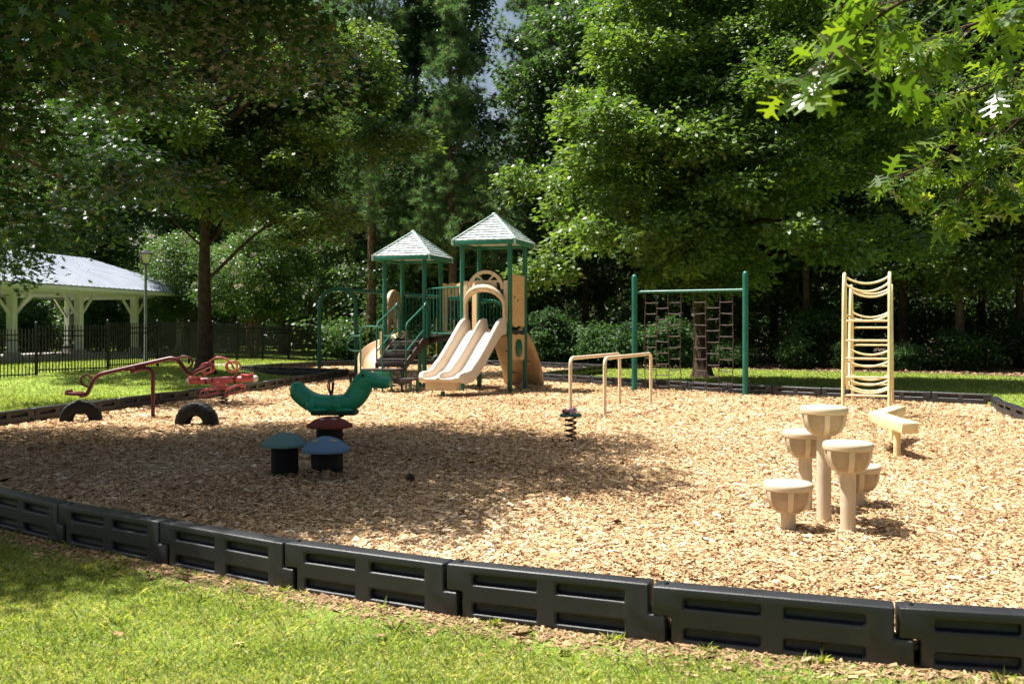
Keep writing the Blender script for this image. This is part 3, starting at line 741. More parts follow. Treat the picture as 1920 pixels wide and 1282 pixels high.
# ---------------------------------------------------------------- half-buried tyres
def tyre(loc, ro, ri, wd, rz, sink, label):
    t = tag(None or bpy.data.objects.new('half_buried_tyre', None), label, 'tyre', 'half-buried tyres')
    COL.objects.link(t); t.location = tuple(map(float, loc))
    Rz = rotz(rz); n = 72; mb = MB()
    prof = [(ri, -.30), (ri+.02, -.42), (ri+.06, -.5), (ro-.06, -.5), (ro-.018, -.43), (ro, -.28), (ro+.003, 0), (ro, .28), (ro-.018, .43), (ro-.06, .5), (ri+.06, .5), (ri+.02, .42), (ri, .30), (ri+.03, .2), (ro-.05, .15), (ro-.05, -.15), (ri+.03, -.2)]
    rings = []
    for k in range(n):
        a = 2*pi*k/n; ring = []
        for j, (r_, y) in enumerate(prof):
            q = r_ - (.008 if (k % 3 == 0 and 3 <= j <= 9) else 0)
            ring.append(np.array(loc) + Rz @ np.array([q*cos(a), y*wd, q*sin(a) - sink]))
        rings.append(ring)
    rings.append(rings[0]); mb.loft(rings, cap=False)
    mb.build('carcass', 'rubber', t, ang=30)
    return t
def tyre_at(px, py, *a): p = G(px, py); p[1] += .08; return tyre(p, *a)
tyre_at(148, 791, .335, .125, .21, R(14), -.03, 'black half-buried tyre under the low seat of the seesaw')
tyre_at(366, 798, .36, .14, .22, R(-10), -.02, 'larger black half-buried tyre right of the red seesaw post')

# ---------------------------------------------------------------- red seesaw
def seesaw():
    D = 17.3; S = D/1866.7
    t = thing('seesaw', 'dark red steel seesaw on one bent post, its left seat down', 'seesaw', (X(286.7, D), D, 0))
    p = lambda px, py, dy=0.: np.array([X(px, D), D+dy, Z(py, D)])
    mb = MB(); q = fillet([p(286.7, 800), p(286.7, 690), p(255, 693)], .16, 8); mb.tube(q, .034, 12); mb.build('post', 'red', t)
    mb = MB(); mb.tube([p(252, 694, -.1), p(252, 694, .1)], .05, 14); mb.beam(p(236, 693), p(272, 686), .07, .06); mb.build('pivot', 'red', t, bev=.008)
    mb = MB()
    q = fillet([p(150, 742), p(163, 740), p(180, 703), p(330, 669), p(352, 701), p(366, 702)], .14, 8); mb.tube(q, .036, 12); mb.build('beam', 'red', t)
    for (px, py, tilt, dx) in ((143, 738, -.05, -1), (379, 692, .42, 1)):
        mb = MB(); Rm = np.array([[cos(tilt), 0, -sin(tilt)], [0, 1, 0], [sin(tilt), 0, cos(tilt)]])
        c = p(px, py)
        mb.box(c, (.31, .24, .05), Rm); mb.box(c + Rm @ np.array([dx*.13, 0, .035]), (.05, .22, .05), Rm); mb.box(c + Rm @ np.array([-dx*.06, 0, .028]), (.12, .10, .03), Rm)
        mb.build('seat', 'red', t, bev=.018)
    for P in ([(173, 709), (163, 703), (154, 706), (151, 713), (155, 721), (165, 725)], [(333, 672), (344, 668), (356, 671), (361, 679), (357, 687), (347, 692)]):
        mb = MB(); mb.tube(catmull([p(*k) for k in P], 5), .019, 9); mb.build('handle', 'red', t)
    return t
seesaw()

# ---------------------------------------------------------------- red two-seat spring rider
def rocker():
    D = 20.0; S = D/1866.7; x0 = X(419, D)
    t = thing('spring_rider', 'faded red two-seat spring rider with arched handles and foot rests', 'spring rider', (x0, D, 0))
    p = lambda px, py, dy=0.: np.array([X(px, D), D+dy, Z(py, D)])
    mb = MB(); mb.tube([p(355, 715), p(478, 709.5)], .065, 20); mb.build('beam', 'red_bright', t)
    for px, py in ((354, 715), (478, 709.5)):
        mb = MB(); mb.ball(p(px, py), .068, 18, 12); mb.build('end_cap', 'grey_cap', t)
    mb = MB()
    for px in (387, 399, 441): mb.tube([p(px-2, 713.4 - (px-399)*.045), p(px+2, 713.2 - (px-399)*.045)], .071, 20)
    mb.build('clamp', 'red', t)
    for P in ([(353, 709), (358, 705), (367, 706.5), (376, 704.5), (374, 710), (360, 712)], [(451, 702), (456, 700), (466, 702), (474, 698.5), (475, 702), (466, 706), (454, 705)]):
        mb = MB(); fr = frame((0, D, 0), (1, 0)); Q = [(X(a, D), Z(b, D)) for a, b in P]
        mb.prism(Q, .2, lambda v: np.array([v[0], D+v[1], v[2]])); mb.build('seat', 'red_bright', t, bev=.02)
    mb = MB(); mb.box(p(411, 720), (26*S, .17, 9*S)); mb.box(p(419, 727), (16*S, .15, 6*S)); mb.build('pivot_box', 'red_bright', t, bev=.01)
    mb = MB()
    mb.tube(catmull([p(384, 708), p(384, 696), p(389, 683), p(400, 672), p(412, 669.5), p(424, 673), p(433, 681), p(439, 692), p(442, 704)], 5), .019, 9)
    mb.build('arch_bar', 'red_bright', t)
    for cx, cy, tilt in ((388, 690, .3), (436, 687, -.25)):
        mb = MB()
        for s in (-1, 1):
            Q = [p(cx + 12*cos(a)*cos(tilt) - 9*sin(a)*sin(tilt)*.6, cy - 9.5*sin(a) - 5*cos(a)*sin(tilt), s*(.05 + .06*(.5+.5*cos(a)))) for a in np.linspace(0, 2*pi, 20)[:-1]]
            mb.tube(Q, .017, 8, closed=True)
        mb.build('handle', 'red_bright', t)
    for P in ([(378, 744), (380, 734), (389, 728), (402, 730), (411, 728), (411, 734), (396, 739)], [(425, 741), (427, 732), (436, 726), (448, 721), (456, 724), (456, 731), (444, 735)]):
        mb = MB()
        for s in (-1, 1): mb.tube([p(a, b, s*.14) for a, b in P], .016, 8, closed=True)
        mb.tube([p(*P[4], -.14), p(*P[4], .14)], .016, 8)
        mb.build('foot_rest', 'red_bright', t)
    mb = MB(); z1 = Z(729, D); mb.spring((x0, D, -.03), .075, z1+.03, 5, .016); mb.build('spring', 'spring', t)
    return t
rocker()

# ---------------------------------------------------------------- small bug spring toy
def bug():
    D = 13.8; x0 = X(1070, D)
    t = thing('spring_toy', 'small pink bug on a green lily plate atop a black coil spring', 'spring toy', (x0, D, 0))
    mb = MB(); mb.spring((x0, D, -.02), .072, .375, 5.2, .0135, 8); mb.build('spring', 'spring', t)
    mb = MB(); n = 36; rings = []
    for (q, z) in ((.02, .352), (.9, .352), (1, .362), (1, .376), (.93, .388), (.4, .384), (.02, .383)):
        rings.append([(x0 + q*(.135 + .022*cos(6*2*pi*k/n))*cos(2*pi*k/n), D + q*(.12 + .022*cos(6*2*pi*k/n))*sin(2*pi*k/n), z + .012*q*sin(3*2*pi*k/n)) for k in range(n)])
    mb.loft(rings); mb.build('lily_plate', 'leafplate', t, ang=50)
    mb = MB(); mb.ball((x0+.03, D-.01, .435), (.056, .052, .052)); mb.tube(catmull([(x0+.075, D-.03, .43), (x0+.115, D-.035, .41), (x0+.125, D-.03, .385)], 4), .008, 7); mb.ball((x0+.05, D+.04, .462), .02)
    hd = mb.build('head', 'pink', t, ang=70)
    mb = MB(); mb.ball((x0+.045, D-.058, .455), (.013, .008, .014), 10, 7); mb.ball((x0+.075, D-.035, .468), (.009, .008, .009), 10, 7); mb.build('eye', 'black', hd)
    mb = MB(); mb.ball((x0-.045, D, .42), (.07, .048, .035)); mb.ball((x0-.085, D, .428), (.04, .04, .03)); mb.build('body', 'mauve', t, ang=70)
    mb = MB(); mb.tube([(x0-.005, D-.05, .415), (x0+.005, D-.055, .385)], .011, 8); mb.build('foot', 'white', t)
bug()

# ---------------------------------------------------------------- pine cone on the chips
def cone():
    c = G(769, 901); mb = MB(); mb.ball(c + [0, 0, .03], (.035, .05, .03), 10, 8)
    for i in range(60):
        zt = rng.uniform(-1, 1); a = i*2.4; r_ = .034*sqrt(max(0, 1-zt*zt*.8))
        b = c + np.array([r_*cos(a), zt*.05, .03 + r_*sin(a)]); d = nrm([cos(a), .5*zt-.4, sin(a)])
        mb.tube([b, b + d*.014], [.009, .004], 5)
    o = mb.build('pine_cone', 'spring'); tag(o, 'dark pine cone lying on the shaded wood chips', 'pine cone')
cone()

# ---------------------------------------------------------------- parallel bars
def bar(p0, p1, h, label):
    t = MB(); a, b = np.array(p0), np.array(p1)
    t.tube(fillet([a - [0, 0, .1], a + [0, 0, h], b + [0, 0, h], b - [0, 0, .1]], .14, 8), .033, 14)
    o = t.build('exercise_bar', 'bar_tan'); tag(o, label, 'exercise bar', 'tan parallel bars')
bar((1.64, 17.6, 0), (2.86, 20.5, 0), 1.04, 'tan bent-tube exercise bar, the right one of the pair')
bar((1.03, 17.55, 0), (2.2, 20.35, 0), 1.04, 'tan bent-tube exercise bar, the left one behind the small spring toy')

# ---------------------------------------------------------------- chain climber
def climber():
    a, b = np.array([3.04, 24.7, 0]), np.array([5.44, 23.2, 0]); c = (a+b)/2
    t = thing('chain_climber', 'green post frame with two hanging chain ladder nets', 'climbing frame', c)
    for q in (a, b):
        mb = MB(); mb.lathe([(.069, -.05), (.069, 2.80), (.066, 2.835), (.052, 2.868), (.028, 2.886), (0, 2.89)], q, 24); mb.build('post', 'green', t)
    mb = MB(); mb.tube([a + [0, 0, 2.45], b + [0, 0, 2.45]], .036, 14)
    mb.build('crossbar', 'green', t)
    W_ = np.linalg.norm(b-a); fr = frame(a, b-a)
    fx = lambda zx: (zx-587)/(1311-587)*W_
    for cols in ((660, 737, 818, 900), (984, 1065, 1149, 1232)):
        xs = [fx(q) for q in cols]
        for i, x in enumerate(xs):
            mb = MB(); z = 2.41; k = 0
            while z > .02:                       # flat links, alternately turned
                l = .046; y = .012*sin(z*9+x*3); dx = .012*sin(z*2.3 + x*7)
                ax = (.012, 0) if k % 2 else (0, .012)
                P = [(x + dx + ax[0]*sin(u), y + ax[1]*sin(u), z - l/2 + l*.62*cos(u)) for u in np.linspace(0, 2*pi, 9)[:-1]]
                mb.tube(P, .0062, 4, closed=True, fr=fr); z -= l; k += 1
            mb.build('chain', 'chain', t)
        for ci in range(3):
            zs = [2.18 - .272*k for k in range(9)] if ci != 1 else [2.045 - .272*k for k in range(8)]
            for z in zs:
                if z < 0.0: continue
                mb = MB(); s = rng.normal(0, .006)
                mb.tube([(xs[ci] + .01*k*0 + (xs[ci+1]-xs[ci])*q, .004, z + s*(q-.5)*2 - .008*sin(pi*q)) for q, k in zip(np.linspace(0, 1, 6), range(6))], .0125, 8, fr=fr)
                mb.build('rung', 'chain', t)
climber()

# ---------------------------------------------------------------- cream loop ladder
def loops():
    a, e = np.array([6.24, 17.55, 0]), np.array([7.68, 21.2, 0]); fr = frame(a, e-a); W = .385
    t = thing('loop_ladder', 'cream double-loop arch ladder with sagging rungs', 'climbing frame', (a+e)/2)
    prof = [(-.05, -.05), (.0, .5), (.10, 1.3), (.2, 2.1), (.36, 2.50), (.58, 2.52), (.74, 2.15), (.95, 1.25), (1.25, .62), (1.62, .42), (2.0, .62), (2.35, 1.25), (2.62, 2.1), (2.82, 2.40), (3.03, 2.38), (3.22, 2.0), (3.5, 1.1), (3.78, .3), (3.88, -.05)]
    C = catmull([(x, 0, z) for x, z in prof], 8)
    for s in (-1, 1):
        mb = MB(); mb.tube([(p[0], s*W*(1 + .06*(p[0] > 3.3)*(p[0]-3.3)), p[2]) for p in C], .030, 12, fr=fr); mb.build('side_rail', 'cream', t)
    zz = np.array([p[2] for p in C]); xx = np.array([p[0] for p in C])
    def at(x):
        i = int(np.argmin(np.abs(xx - x))); return xx[i], zz[i]
    def rung(x, z, sag, outx=0.):
        mb = MB()
        mb.tube([(x + outx*sin(pi*q), W*(2*q-1), z - sag*sin(pi*q)**.75) for q in np.linspace(0, 1, 15)], .020, 9, fr=fr)
        mb.build('rung', 'cream', t)
    for z in (.38, .70, 1.03, 1.35, 1.70): rung(np.interp(z, zz[:24], xx[:24]), z, 0)
    for x in (.30, .58, .80): rung(*at(x), .17 if x < .5 else .14)
    for x in (1.05, 1.25, 1.5, 1.8, 2.05, 2.3): rung(*at(x), .12)
    for x in (2.55, 2.75, 3.0): rung(*at(x), .14)
    i0 = int(np.argmax(xx > 3.15))
    for z in (1.6, 1.2, .8, .4): 
        j = i0 + int(np.argmin(np.abs(zz[i0:] - z))); rung(xx[j], zz[j], 0)
loops()

# ---------------------------------------------------------------- zigzag balance beam
def zigzag():
    t = thing('balance_beam', 'cream zigzag balance beam on short posts behind the pods', 'balance beam', (4.8, 12.8, 0))
    P = [np.array(q) for q in ((4.70, 11.8, .40), (4.76, 12.95, .42), (5.40, 13.95, .42))]
    for i, (a, b) in enumerate(zip(P[:-1], P[1:])):
        d = nrm(b-a); mb = MB(); mb.beam(a - d*.06 + [0, 0, .003*i], b + d*.08 + [0, 0, .003*i], .195, .125); mb.build('plank', 'cream', t, bev=.008)
    for q in (P[0]*.7 + P[1]*.3, P[1]*.18 + P[2]*.82):
        mb = MB(); mb.lathe([(.042, -.05), (.042, .37)], (q[0]-.02, q[1], 0), 18); mb.build('post', 'cream', t)
zigzag()

# ---------------------------------------------------------------- two-tower play structure
def rect_ring(mb, fr, x0, x1, z0, z1, r, rad=.12, y=0., n=8):
    """closed tube rectangle with rounded corners in the local xz plane"""
    P = []
    for cx, cz, a0 in ((x1-rad, z1-rad, 0), (x0+rad, z1-rad, pi/2), (x0+rad, z0+rad, pi), (x1-rad, z0+rad, 1.5*pi)):
        for k in range(6): a = a0 + pi/2*k/5; P.append((cx + rad*cos(a), y, cz + rad*sin(a)))
    mb.tube(P, r, n, closed=True, fr=fr)
def cells(mb, fr, x0, x1, z0, z1, nx, nz, t, holes, wavy=.02):
    dx, dz = (x1-x0)/nx, (z1-z0)/nz
    V = {}; vs = []; fs = []
    def vid(i, j, s):
        k = (i, j, s)
        if k not in V:
            z = z0 + j*dz + (wavy*sin(i*2*pi/6+.5) if j in (nz, 0) else 0); x = x0 + i*dx
            V[k] = len(vs); vs.append(fr((x, s*t/2, z)))
        return V[k]
    solid = lambda i, j: 0 <= i < nx and 0 <= j < nz and (i, j) not in holes
    for i in range(nx):
        for j in range(nz):
            if not solid(i, j): continue
            q = [(i, j), (i+1, j), (i+1, j+1), (i, j+1)]
            fs.append(tuple(vid(a, b, -1) for a, b in q)); fs.append(tuple(vid(a, b, 1) for a, b in q[::-1]))
            for (di, dj), (p0, p1) in (((0, -1), (q[0], q[1])), ((1, 0), (q[1], q[2])), ((0, 1), (q[2], q[3])), ((-1, 0), (q[3], q[0]))):
                if not solid(i+di, j+dj): fs.append((vid(*p0, -1), vid(*p0, 1), vid(*p1, 1), vid(*p1, -1)))
    mb.add(vs, fs)

def tower_roof(t, fr, half, z0, rise):
    sl = nrm([0, half, rise]); mb = MB()
    b = half - .025                                                       # closed core under the tiles
    mb.add([fr(p) for p in ((-b, -b, z0), (b, -b, z0), (b, b, z0), (-b, b, z0), (0, 0, z0+rise-.03))], [(0, 3, 2, 1), (0, 1, 4), (1, 2, 4), (2, 3, 4), (3, 0, 4)])
    n = 10; tw = .165
    for q in range(4):
        c_, s_ = cos(q*pi/2), sin(q*pi/2)
        def P(x, tt, h):           # x along the eave, tt up the slope, h off the face
            y = -half*(1-tt) - h*sl[2]; z = z0 + .02 + rise*tt + h*sl[1]
            return fr((c_*x - s_*y, s_*x + c_*y, z))
        for k in range(n):
            t0, t1 = k/n, min(1, (k+1.25)/n); w0, w1 = half*(1-t0)-.02, max(.0, half*(1-t1)-.02)
            x = -w0 - (tw/2 if k % 2 else 0)
            while x < w0:
                xa, xb = max(x+.004, -w0), min(x+tw-.004, w0)
                if xb - xa > .02:
                    ua, ub = np.clip(xa, -w1, w1), np.clip(xb, -w1, w1)
                    h0 = .036 + rng.uniform(-.003, .005); dz = rng.uniform(-.012, .012)/half
                    V = [P(xa, t0+dz*.4-.006, h0), P((xa+xb)/2, t0+dz*.3+.004, h0+.004), P(xb, t0-dz*.4-.006, h0-.004), P(ub, t1, .004), P(ua, t1, .004),
                         P(xa, t0, -.004), P(xb, t0, -.004)]
                    mb.add(V, [(0, 1, 2, 3, 4), (0, 5, 6, 2, 1), (0, 4, 5), (2, 6, 3)])
                x += tw
    rf = mb.build('roof', 'roof', t, ang=20)
    mb = MB()
    for q in range(4):
        c_, s_ = cos(q*pi/2), sin(q*pi/2)
        r2 = lambda x, y, z: fr((c_*x - s_*y, s_*x + c_*y, z))
        mb.beam(r2(-half+.0, -half, z0-.025), r2(half-.02, -half, z0-.025), .035, .11)
    mb.build('fascia', 'roof_trim', rf, bev=.006)
    mb = MB()
    for q in range(4):
        a = q*pi/2; d = np.array([cos(a+pi/4), sin(a+pi/4)])*half*sqrt(2)
        mb.beam(fr((d[0]*1.012, d[1]*1.012, z0+.045)), fr((d[0]*.02, d[1]*.02, z0+rise+.045)), .085, .035)
        mb.beam(fr((d[0]*1.012, d[1]*1.012, z0+.062)), fr((d[0]*1.012, d[1]*1.012, z0-.085)), .055, .055)
    mb.lathe([(.0, 0), (.07, .0), (.05, .05), (0, .065)], fr((0, 0, z0+rise+.03)), 14)
    mb.build('hip_cap', 'cap_trim', rf, bev=.008)

def play_structure():
    A = R(18); u = np.array([cos(A), -sin(A), 0]); v = np.array([sin(A), cos(A), 0])
    c1, c2 = np.array([-2.66, 26.8, 0]), np.array([-.45, 25.05, 0])
    f1, f2 = frame(c1, u), frame(c2, u); h1, h2 = .57, .62
    t = thing('play_structure', 'two-tower playground structure with green posts, tiled roofs and a double slide', 'playground structure', (-1.5, 25.6, 0))
    def tube(name, P, r, m='green', fr=None, n=9):
        mb = MB(); mb.tube(P, r, n, fr=fr); return mb.build(name, m, t)
    for f, h, zt in ((f1, h1, 3.42), (f2, h2, 3.68)):
        for sx, sy in ((-1, -1), (1, -1), (1, 1), (-1, 1)):
            o = f((sx*h, sy*h, 0)); mb = MB(); mb.lathe([(.060, -.05), (.060, zt)], o, 20)
            for z in (1.32, 1.62): mb.lathe([(.061, z), (.068, z+.004), (.068, z+.05), (.061, z+.054)], o, 20)
            mb.build('post', 'green', t)
    tower_roof(t, f1, .80, 3.42, .68); tower_roof(t, f2, .80, 3.68, .69)
    # decks
    mb = MB(); mb.box((0, 0, 1.47), (1.16, 1.16, .06), fr=f2); mb.box((0, -.60, 1.43), (1.12, .04, .13), fr=f2); mb.box((.60, 0, 1.43), (.04, 1.12, .13), fr=f2); mb.build('deck', 'deck', t, bev=.005)
    mb = MB(); mb.box((0, 0, 1.22), (1.06, 1.06, .06), fr=f1); mb.box((0, -.55, 1.18), (1.02, .04, .13), fr=f1); mb.build('deck', 'deck', t, bev=.005)
    a, b = f1((h1+.02, 0, 1.30)), f2((-h2-.02, 0, 1.44)); mb = MB(); mb.beam(a, b, 1.0, .07)
    mb.beam(f1((h1+.02, -.5, 1.22)), f2((-h2-.02, -.5, 1.36)), .04, .13); mb.build('bridge_deck', 'deck', t, bev=.005)
    # barred guard rails
    def guard(fr, x0, x1, z0, z1, nb, name='guard_rail'):
        mb = MB(); rect_ring(mb, fr, x0, x1, z0, z1, .021, .10)
        for k in range(1, nb+1):
            x = x0 + (x1-x0)*k/(nb+1); mb.tube([(x, 0, z0), (x, 0, z1)], .013, 7, fr=fr)
        mb.build(name, 'green', t)
    p, q = f1((h1, -h1, 0)), f2((-h2, -h2, 0)); g = frame(p, q-p); Lg = np.linalg.norm((q-p)[:2])
    guard(g, .12, Lg-.02, 1.42, 2.58, 9)
    guard(frame(f2((-h2, h2, 0)), u), .10, .78, 1.62, 2.52, 6)
    guard(frame(f1((-h1, h1, 0)), u), .10, 1.04, 1.36, 2.42, 8)
    # peach panel with a framed opening on the far side of the bridge
    p, q = f1((h1, h1, 0)), f2((-h2, h2, 0)); g = frame(p, q-p); Lg = np.linalg.norm((q-p)[:2]); mb = MB()
    nx, nz = 24, 26; hol = {(i, j) for i in range(3, 21) for j in range(1, 19)} | {(i, j) for i in (6, 16) for j in (21, 22)} | {(11, 22)}
    cells(mb, g, .10, Lg-.10, 1.45, 2.75, nx, nz, .03, hol); mb.build('side_panel', 'peach', t)
    # double slide
    D_ = np.array([-sin(R(28)), -cos(R(28)), 0]); top = f2((-.0, -h2-.02, 0)); lat = np.array([cos(R(22)), -sin(R(22)), 0])
    sp = catmull([(-.02, 1.51, .28), (.16, 1.50, .30), (.33, 1.42, .30), (.62, 1.18, .28), (.95, .89, .27), (1.28, .62, .26), (1.52, .50, .22), (1.66, .45, .17), (1.84, .425, .155), (2.02, .42, .15), (2.14, .418, .11), (2.2, .412, .03)], 4)
    sec = [(-.545, -.11), (-.55, -.02), (-.55, .8), (-.535, .95), (-.51, 1.0), (-.475, 1.0), (-.452, .95), (-.438, .85), (-.418, .40), (-.406, .12), (-.385, .02), (-.34, 0), (-.12, 0), (-.085, .02), (-.064, .12), (-.052, .40), (-.034, .85), (-.02, .97), (0, 1.0)]
    sec = sec + [(-x, z) for x, z in sec[::-1][1:]]
    rings = []
    for s, z, h in sp:
        k_ = max(0, (s-2.0)/.2); sk = .11 if s < 2.0 else .11 - .05*k_
        ring = []
        for x, q in sec:
            zz = z + (q*h if q >= 0 else 0) - (sk if q == -.11 else (.02 if q == -.02 else 0))
            ring.append(top + D_*(s - .05*abs(x)*(k_ > 0)) + lat*x*(1 - .10*k_*k_) + [0, 0, zz])
        rings.append(ring)
    mb = MB(); mb.loft(rings); sd = mb.build('double_slide', 'tan_slide', t, ang=40)
    mb = MB(); fr = frame(top + D_*1.98, lat); mb.box((0, 0, .255), (.80, .24, .21), fr=fr); mb.build('slide_base', 'tan', sd, bev=.03)
    mb = MB(); o = top + D_*1.98; mb.lathe([(.05, -.05), (.05, .12)], o, 16); mb.build('slide_support', 'green', sd)
    # slide hood with a fan-light arch
    fh = frame(f2((0, -h2-.005, 0)), u); mb = MB()
    mb.arc((0, 2.51), .385, .47, 0, pi, .06, fh, 28)
    mb.box((0, 0, 2.705), (.78, .052, .05), fr=fh)
    for s in (-1, 1):
        mb.prism([(s*.03, 2.70), (s*.075, 2.70), (s*.25, 2.86), (s*.21, 2.89)], .05, fh)
        mb.box((s*.53, 0, 2.21), (.125, .064, 1.02), fr=fh)
    mb.box((0, .004, 2.62), (.56, .045, .13), fr=fh)
    hd = mb.build('slide_hood', 'tan', t, bev=.008)
    mb = MB(); rings = []
    path = [(-1, 0, 1.54), (-1, 0, 1.8)] + [(-cos(a), sin(a), None) for a in np.linspace(0, pi, 24)] + [(1, 0, 1.8), (1, 0, 1.54)]
    for cx, sx_, z in path:
        th = .034 + .062*sx_**1.3; dep = .12 + .24*sx_; Rk = .535 - th
        x, zz = cx*Rk, (z if z is not None else 2.12 + .94*sx_*Rk); d = nrm([cx, sx_]); ring = []
        for j in range(14):
            a = 2*pi*j/14; off = th*cos(a); y = -dep/2 + dep/2*np.sign(sin(a))*abs(sin(a))**.7
            ring.append(fh((x + d[0]*off, y - .03, zz + d[1]*off)))
        rings.append(ring)
    mb.loft(rings); mb.build('hood_roll', 'tan', hd, ang=60)
    # peach panels on the right face
    fv = frame(f2((h2, -h2, 0)), v); mb = MB()
    hol = set()
    for (i, j) in ((5, 23), (5, 24), (5, 22), (9, 25), (9, 24), (2, 25), (9, 20), (2, 17), (3, 17), (2, 18), (5, 15), (5, 16), (6, 15), (9, 16), (1, 9), (4, 8), (4, 9), (4, 7), (8, 7), (8, 8), (8, 6), (5, 10)): hol.add((i, j))
    cells(mb, fv, .09, 1.15, 1.60, 2.88, 12, 31, .03, hol); mb.build('side_panel', 'peach', t)
    mb = MB(); cells(mb, fv, .09, 1.15, .76, 1.40, 12, 14, .03, set(), .015); pn = mb.build('activity_panel', 'peach', t)
    mb = MB(); o = fv((.60, -.03, 1.06)); Rm = np.stack([v, np.array([0, 0, 1.]), u], 1)
    mb.lathe([(0, .0), (.21, .0), (.225, .012), (.225, .03), (.205, .042), (.06, .046), (.05, .06), (0, .062)], o, 30, Rm); mb.build('spinner', 'green_dark', pn)
    # rock climbing wall dropping away behind the tall tower
    rings = []; base = f2((-.05, h2, 0))
    for s, z, w_, k in ((0, 1.46, .44, 0), (.35, 1.50, .47, .3), (.8, 1.36, .52, .6), (1.25, 1.05, .55, .8), (1.65, .66, .57, .9), (1.95, .25, .58, 1), (2.1, -.04, .58, 1)):
        ring = []
        for x in np.linspace(-1, 1, 13): ring.append(base + v*(s + .05*sin(x*6 + z*5)) + u*x*w_ + [0, 0, z + .03*sin(x*5+s*7) + (.07 if abs(x) > .9 else 0)])
        ring += [p - v*.05 - np.array([0, 0, .05]) for p in ring[::-1]]
        rings.append(ring)
    mb = MB(); mb.loft(rings)
    for x, s, z in ((-.2, .55, 1.38), (.2, .9, 1.22), (-.15, 1.25, .98), (.22, 1.6, .66), (-.2, 1.85, .36)):
        mb.ball(base + v*(s-.06) + u*x + [0, 0, z-.06], (.13, .06, .05), 12, 8)
    mb.build('climbing_wall', 'brown_plastic', t, ang=60)
    # spiral slide off the left of the low tower, with its hood
    C = catmull([(-3.12, 27.02, 1.26), (-3.35, 27.25, 1.2), (-3.62, 27.32, 1.0), (-3.8, 27.1, .72), (-3.78, 26.75, .45), (-3.66, 26.4, .31), (-3.58, 26.15, .28)], 5); rings = []
    for i, c in enumerate(C):
        d = nrm((C[min(i+1, len(C)-1)] - C[max(i-1, 0)])*[1, 1, 0]); s = np.array([d[1], -d[0], 0])
        ring = [c + s*x + [0, 0, z] for x, z in ((-.36, -.2), (-.36, .26), (-.33, .30), (-.29, .26), (-.24, .06), (-.1, 0), (.1, 0), (.24, .06), (.29, .2), (.33, .23), (.36, .2), (.36, -.2))]
        rings.append(ring)
    mb = MB(); mb.loft(rings); mb.build('spiral_slide', 'tan_shaded', t, ang=50)
    fl = frame(f1((-h1, -h1, 0)), v); mb = MB()
    mb.arc((.57, 2.16), .0, .43, 0, pi, .10, fl, 20); mb.box((.57, 0, 1.98), (.86, .098, .36), fr=fl)
    for s in (-1, 1): mb.prism([(.57+s*.43, 1.80), (.57+s*.16, 1.80), (.57+s*.30, 1.55), (.57+s*.33, 1.22), (.57+s*.43, 1.22)], .096, fl)
    mb.ball(fl((.42, -.05, 2.16)), (.10, .1, .16)); mb.ball(fl((.75, -.05, 2.12)), (.09, .1, .15))
    mb.build('slide_hood', 'brown_plastic', t, bev=.01)
    # stairs
    def st(name, m, bxs, bev=.004):
        mb = MB()
        for c, s in bxs: mb.box(c, s, fr=f1)
        return mb.build(name, m, t, bev=bev)
    st('landing', 'deck', [((.30, -2.50, .545), (.86, .72, .05))])
    st('lower_step', 'deck', [((.92, -2.50, .325), (.52, .50, .05)), ((.92, -2.74, .27), (.50, .02, .10))])
    for y, z in ((-1.98, .775), (-1.62, .985), (-1.26, 1.195)): st('stair_tread', 'deck', [((.34, y, z), (.74, .40, .045)), ((.34, y-.19, z-.10), (.72, .02, .16))])
    st('stair_bridge', 'deck', [((.34, -.80, 1.20), (.74, .52, .05))])
    st('riser_panel', 'green_dark', [((.45, -2.86, .40), (.42, .025, .24))])
    for s in (-1, 1):
        mb = MB(); mb.prism([(-2.2, .50), (-2.2, .70), (-1.05, 1.30), (-.56, 1.30), (-.56, 1.12), (-1.0, 1.1)], .03, frame(f1((.34+s*.39, 0, 0)), v)); mb.build('stringer', 'deck', t)
    for x, y in ((-.08, -2.80), (.66, -2.80), (-.08, -2.2), (.66, -2.2), (1.12, -2.7), (1.12, -2.32)):
        zt = .53 if x < 1 else .31
        mb = MB(); mb.lathe([(.028, -.05), (.028, zt)], f1((x, y, 0)), 12); mb.build('landing_leg', 'green', t)
    mb = MB(); mb.lathe([(.05, -.05), (.05, 1.18)], f1((.60, -.95, 0)), 14); mb.build('stair_post', 'green', t)
    # rails of the landing: an inverted U with a D-loop on either side
    fl = frame(f1((-.13, -2.86, 0)), u); mb = MB()
    mb.tube(fillet([(0, 0, .0), (0, 0, 1.60), (.58, 0, 1.60), (.58, 0, .0)], .16), .021, 9, fr=fl)
    for s, x in ((-1, 0), (1, .58)):
        mb.tube([(x, 0, 1.37)] + [(x + s*(.18 + .18*cos(a)), 0, 1.19 + .18*sin(a)) for a in np.linspace(pi/2, -pi/2, 12)] + [(x, 0, 1.01)], .018, 8, fr=fl)
    mb.build('handrail', 'green', t)
    for x in (-.06, .74):
        mb = MB(); g = frame(f1((x, 0, 0)), v)
        mb.tube(fillet([(-2.12, 0, .0), (-2.12, 0, 1.66), (-1.02, 0, 2.12), (-.86, 0, 2.12), (-.74, 0, 1.98), (-.74, 0, 1.25)], .12), .021, 9, fr=g)
        mb.tube(fillet([(-2.12, 0, .98), (-1.05, 0, 1.50), (-.90, 0, 1.5)], .1), .018, 8, fr=g)
        rect_ring(mb, g, -.98, -.66, 1.30, 2.22, .018, .14)
        mb.tube([(-.82, 0, 1.30), (-.82, 0, 2.22)], .013, 7, fr=g)
        mb.build('handrail', 'green', t)
    return t
play_structure()

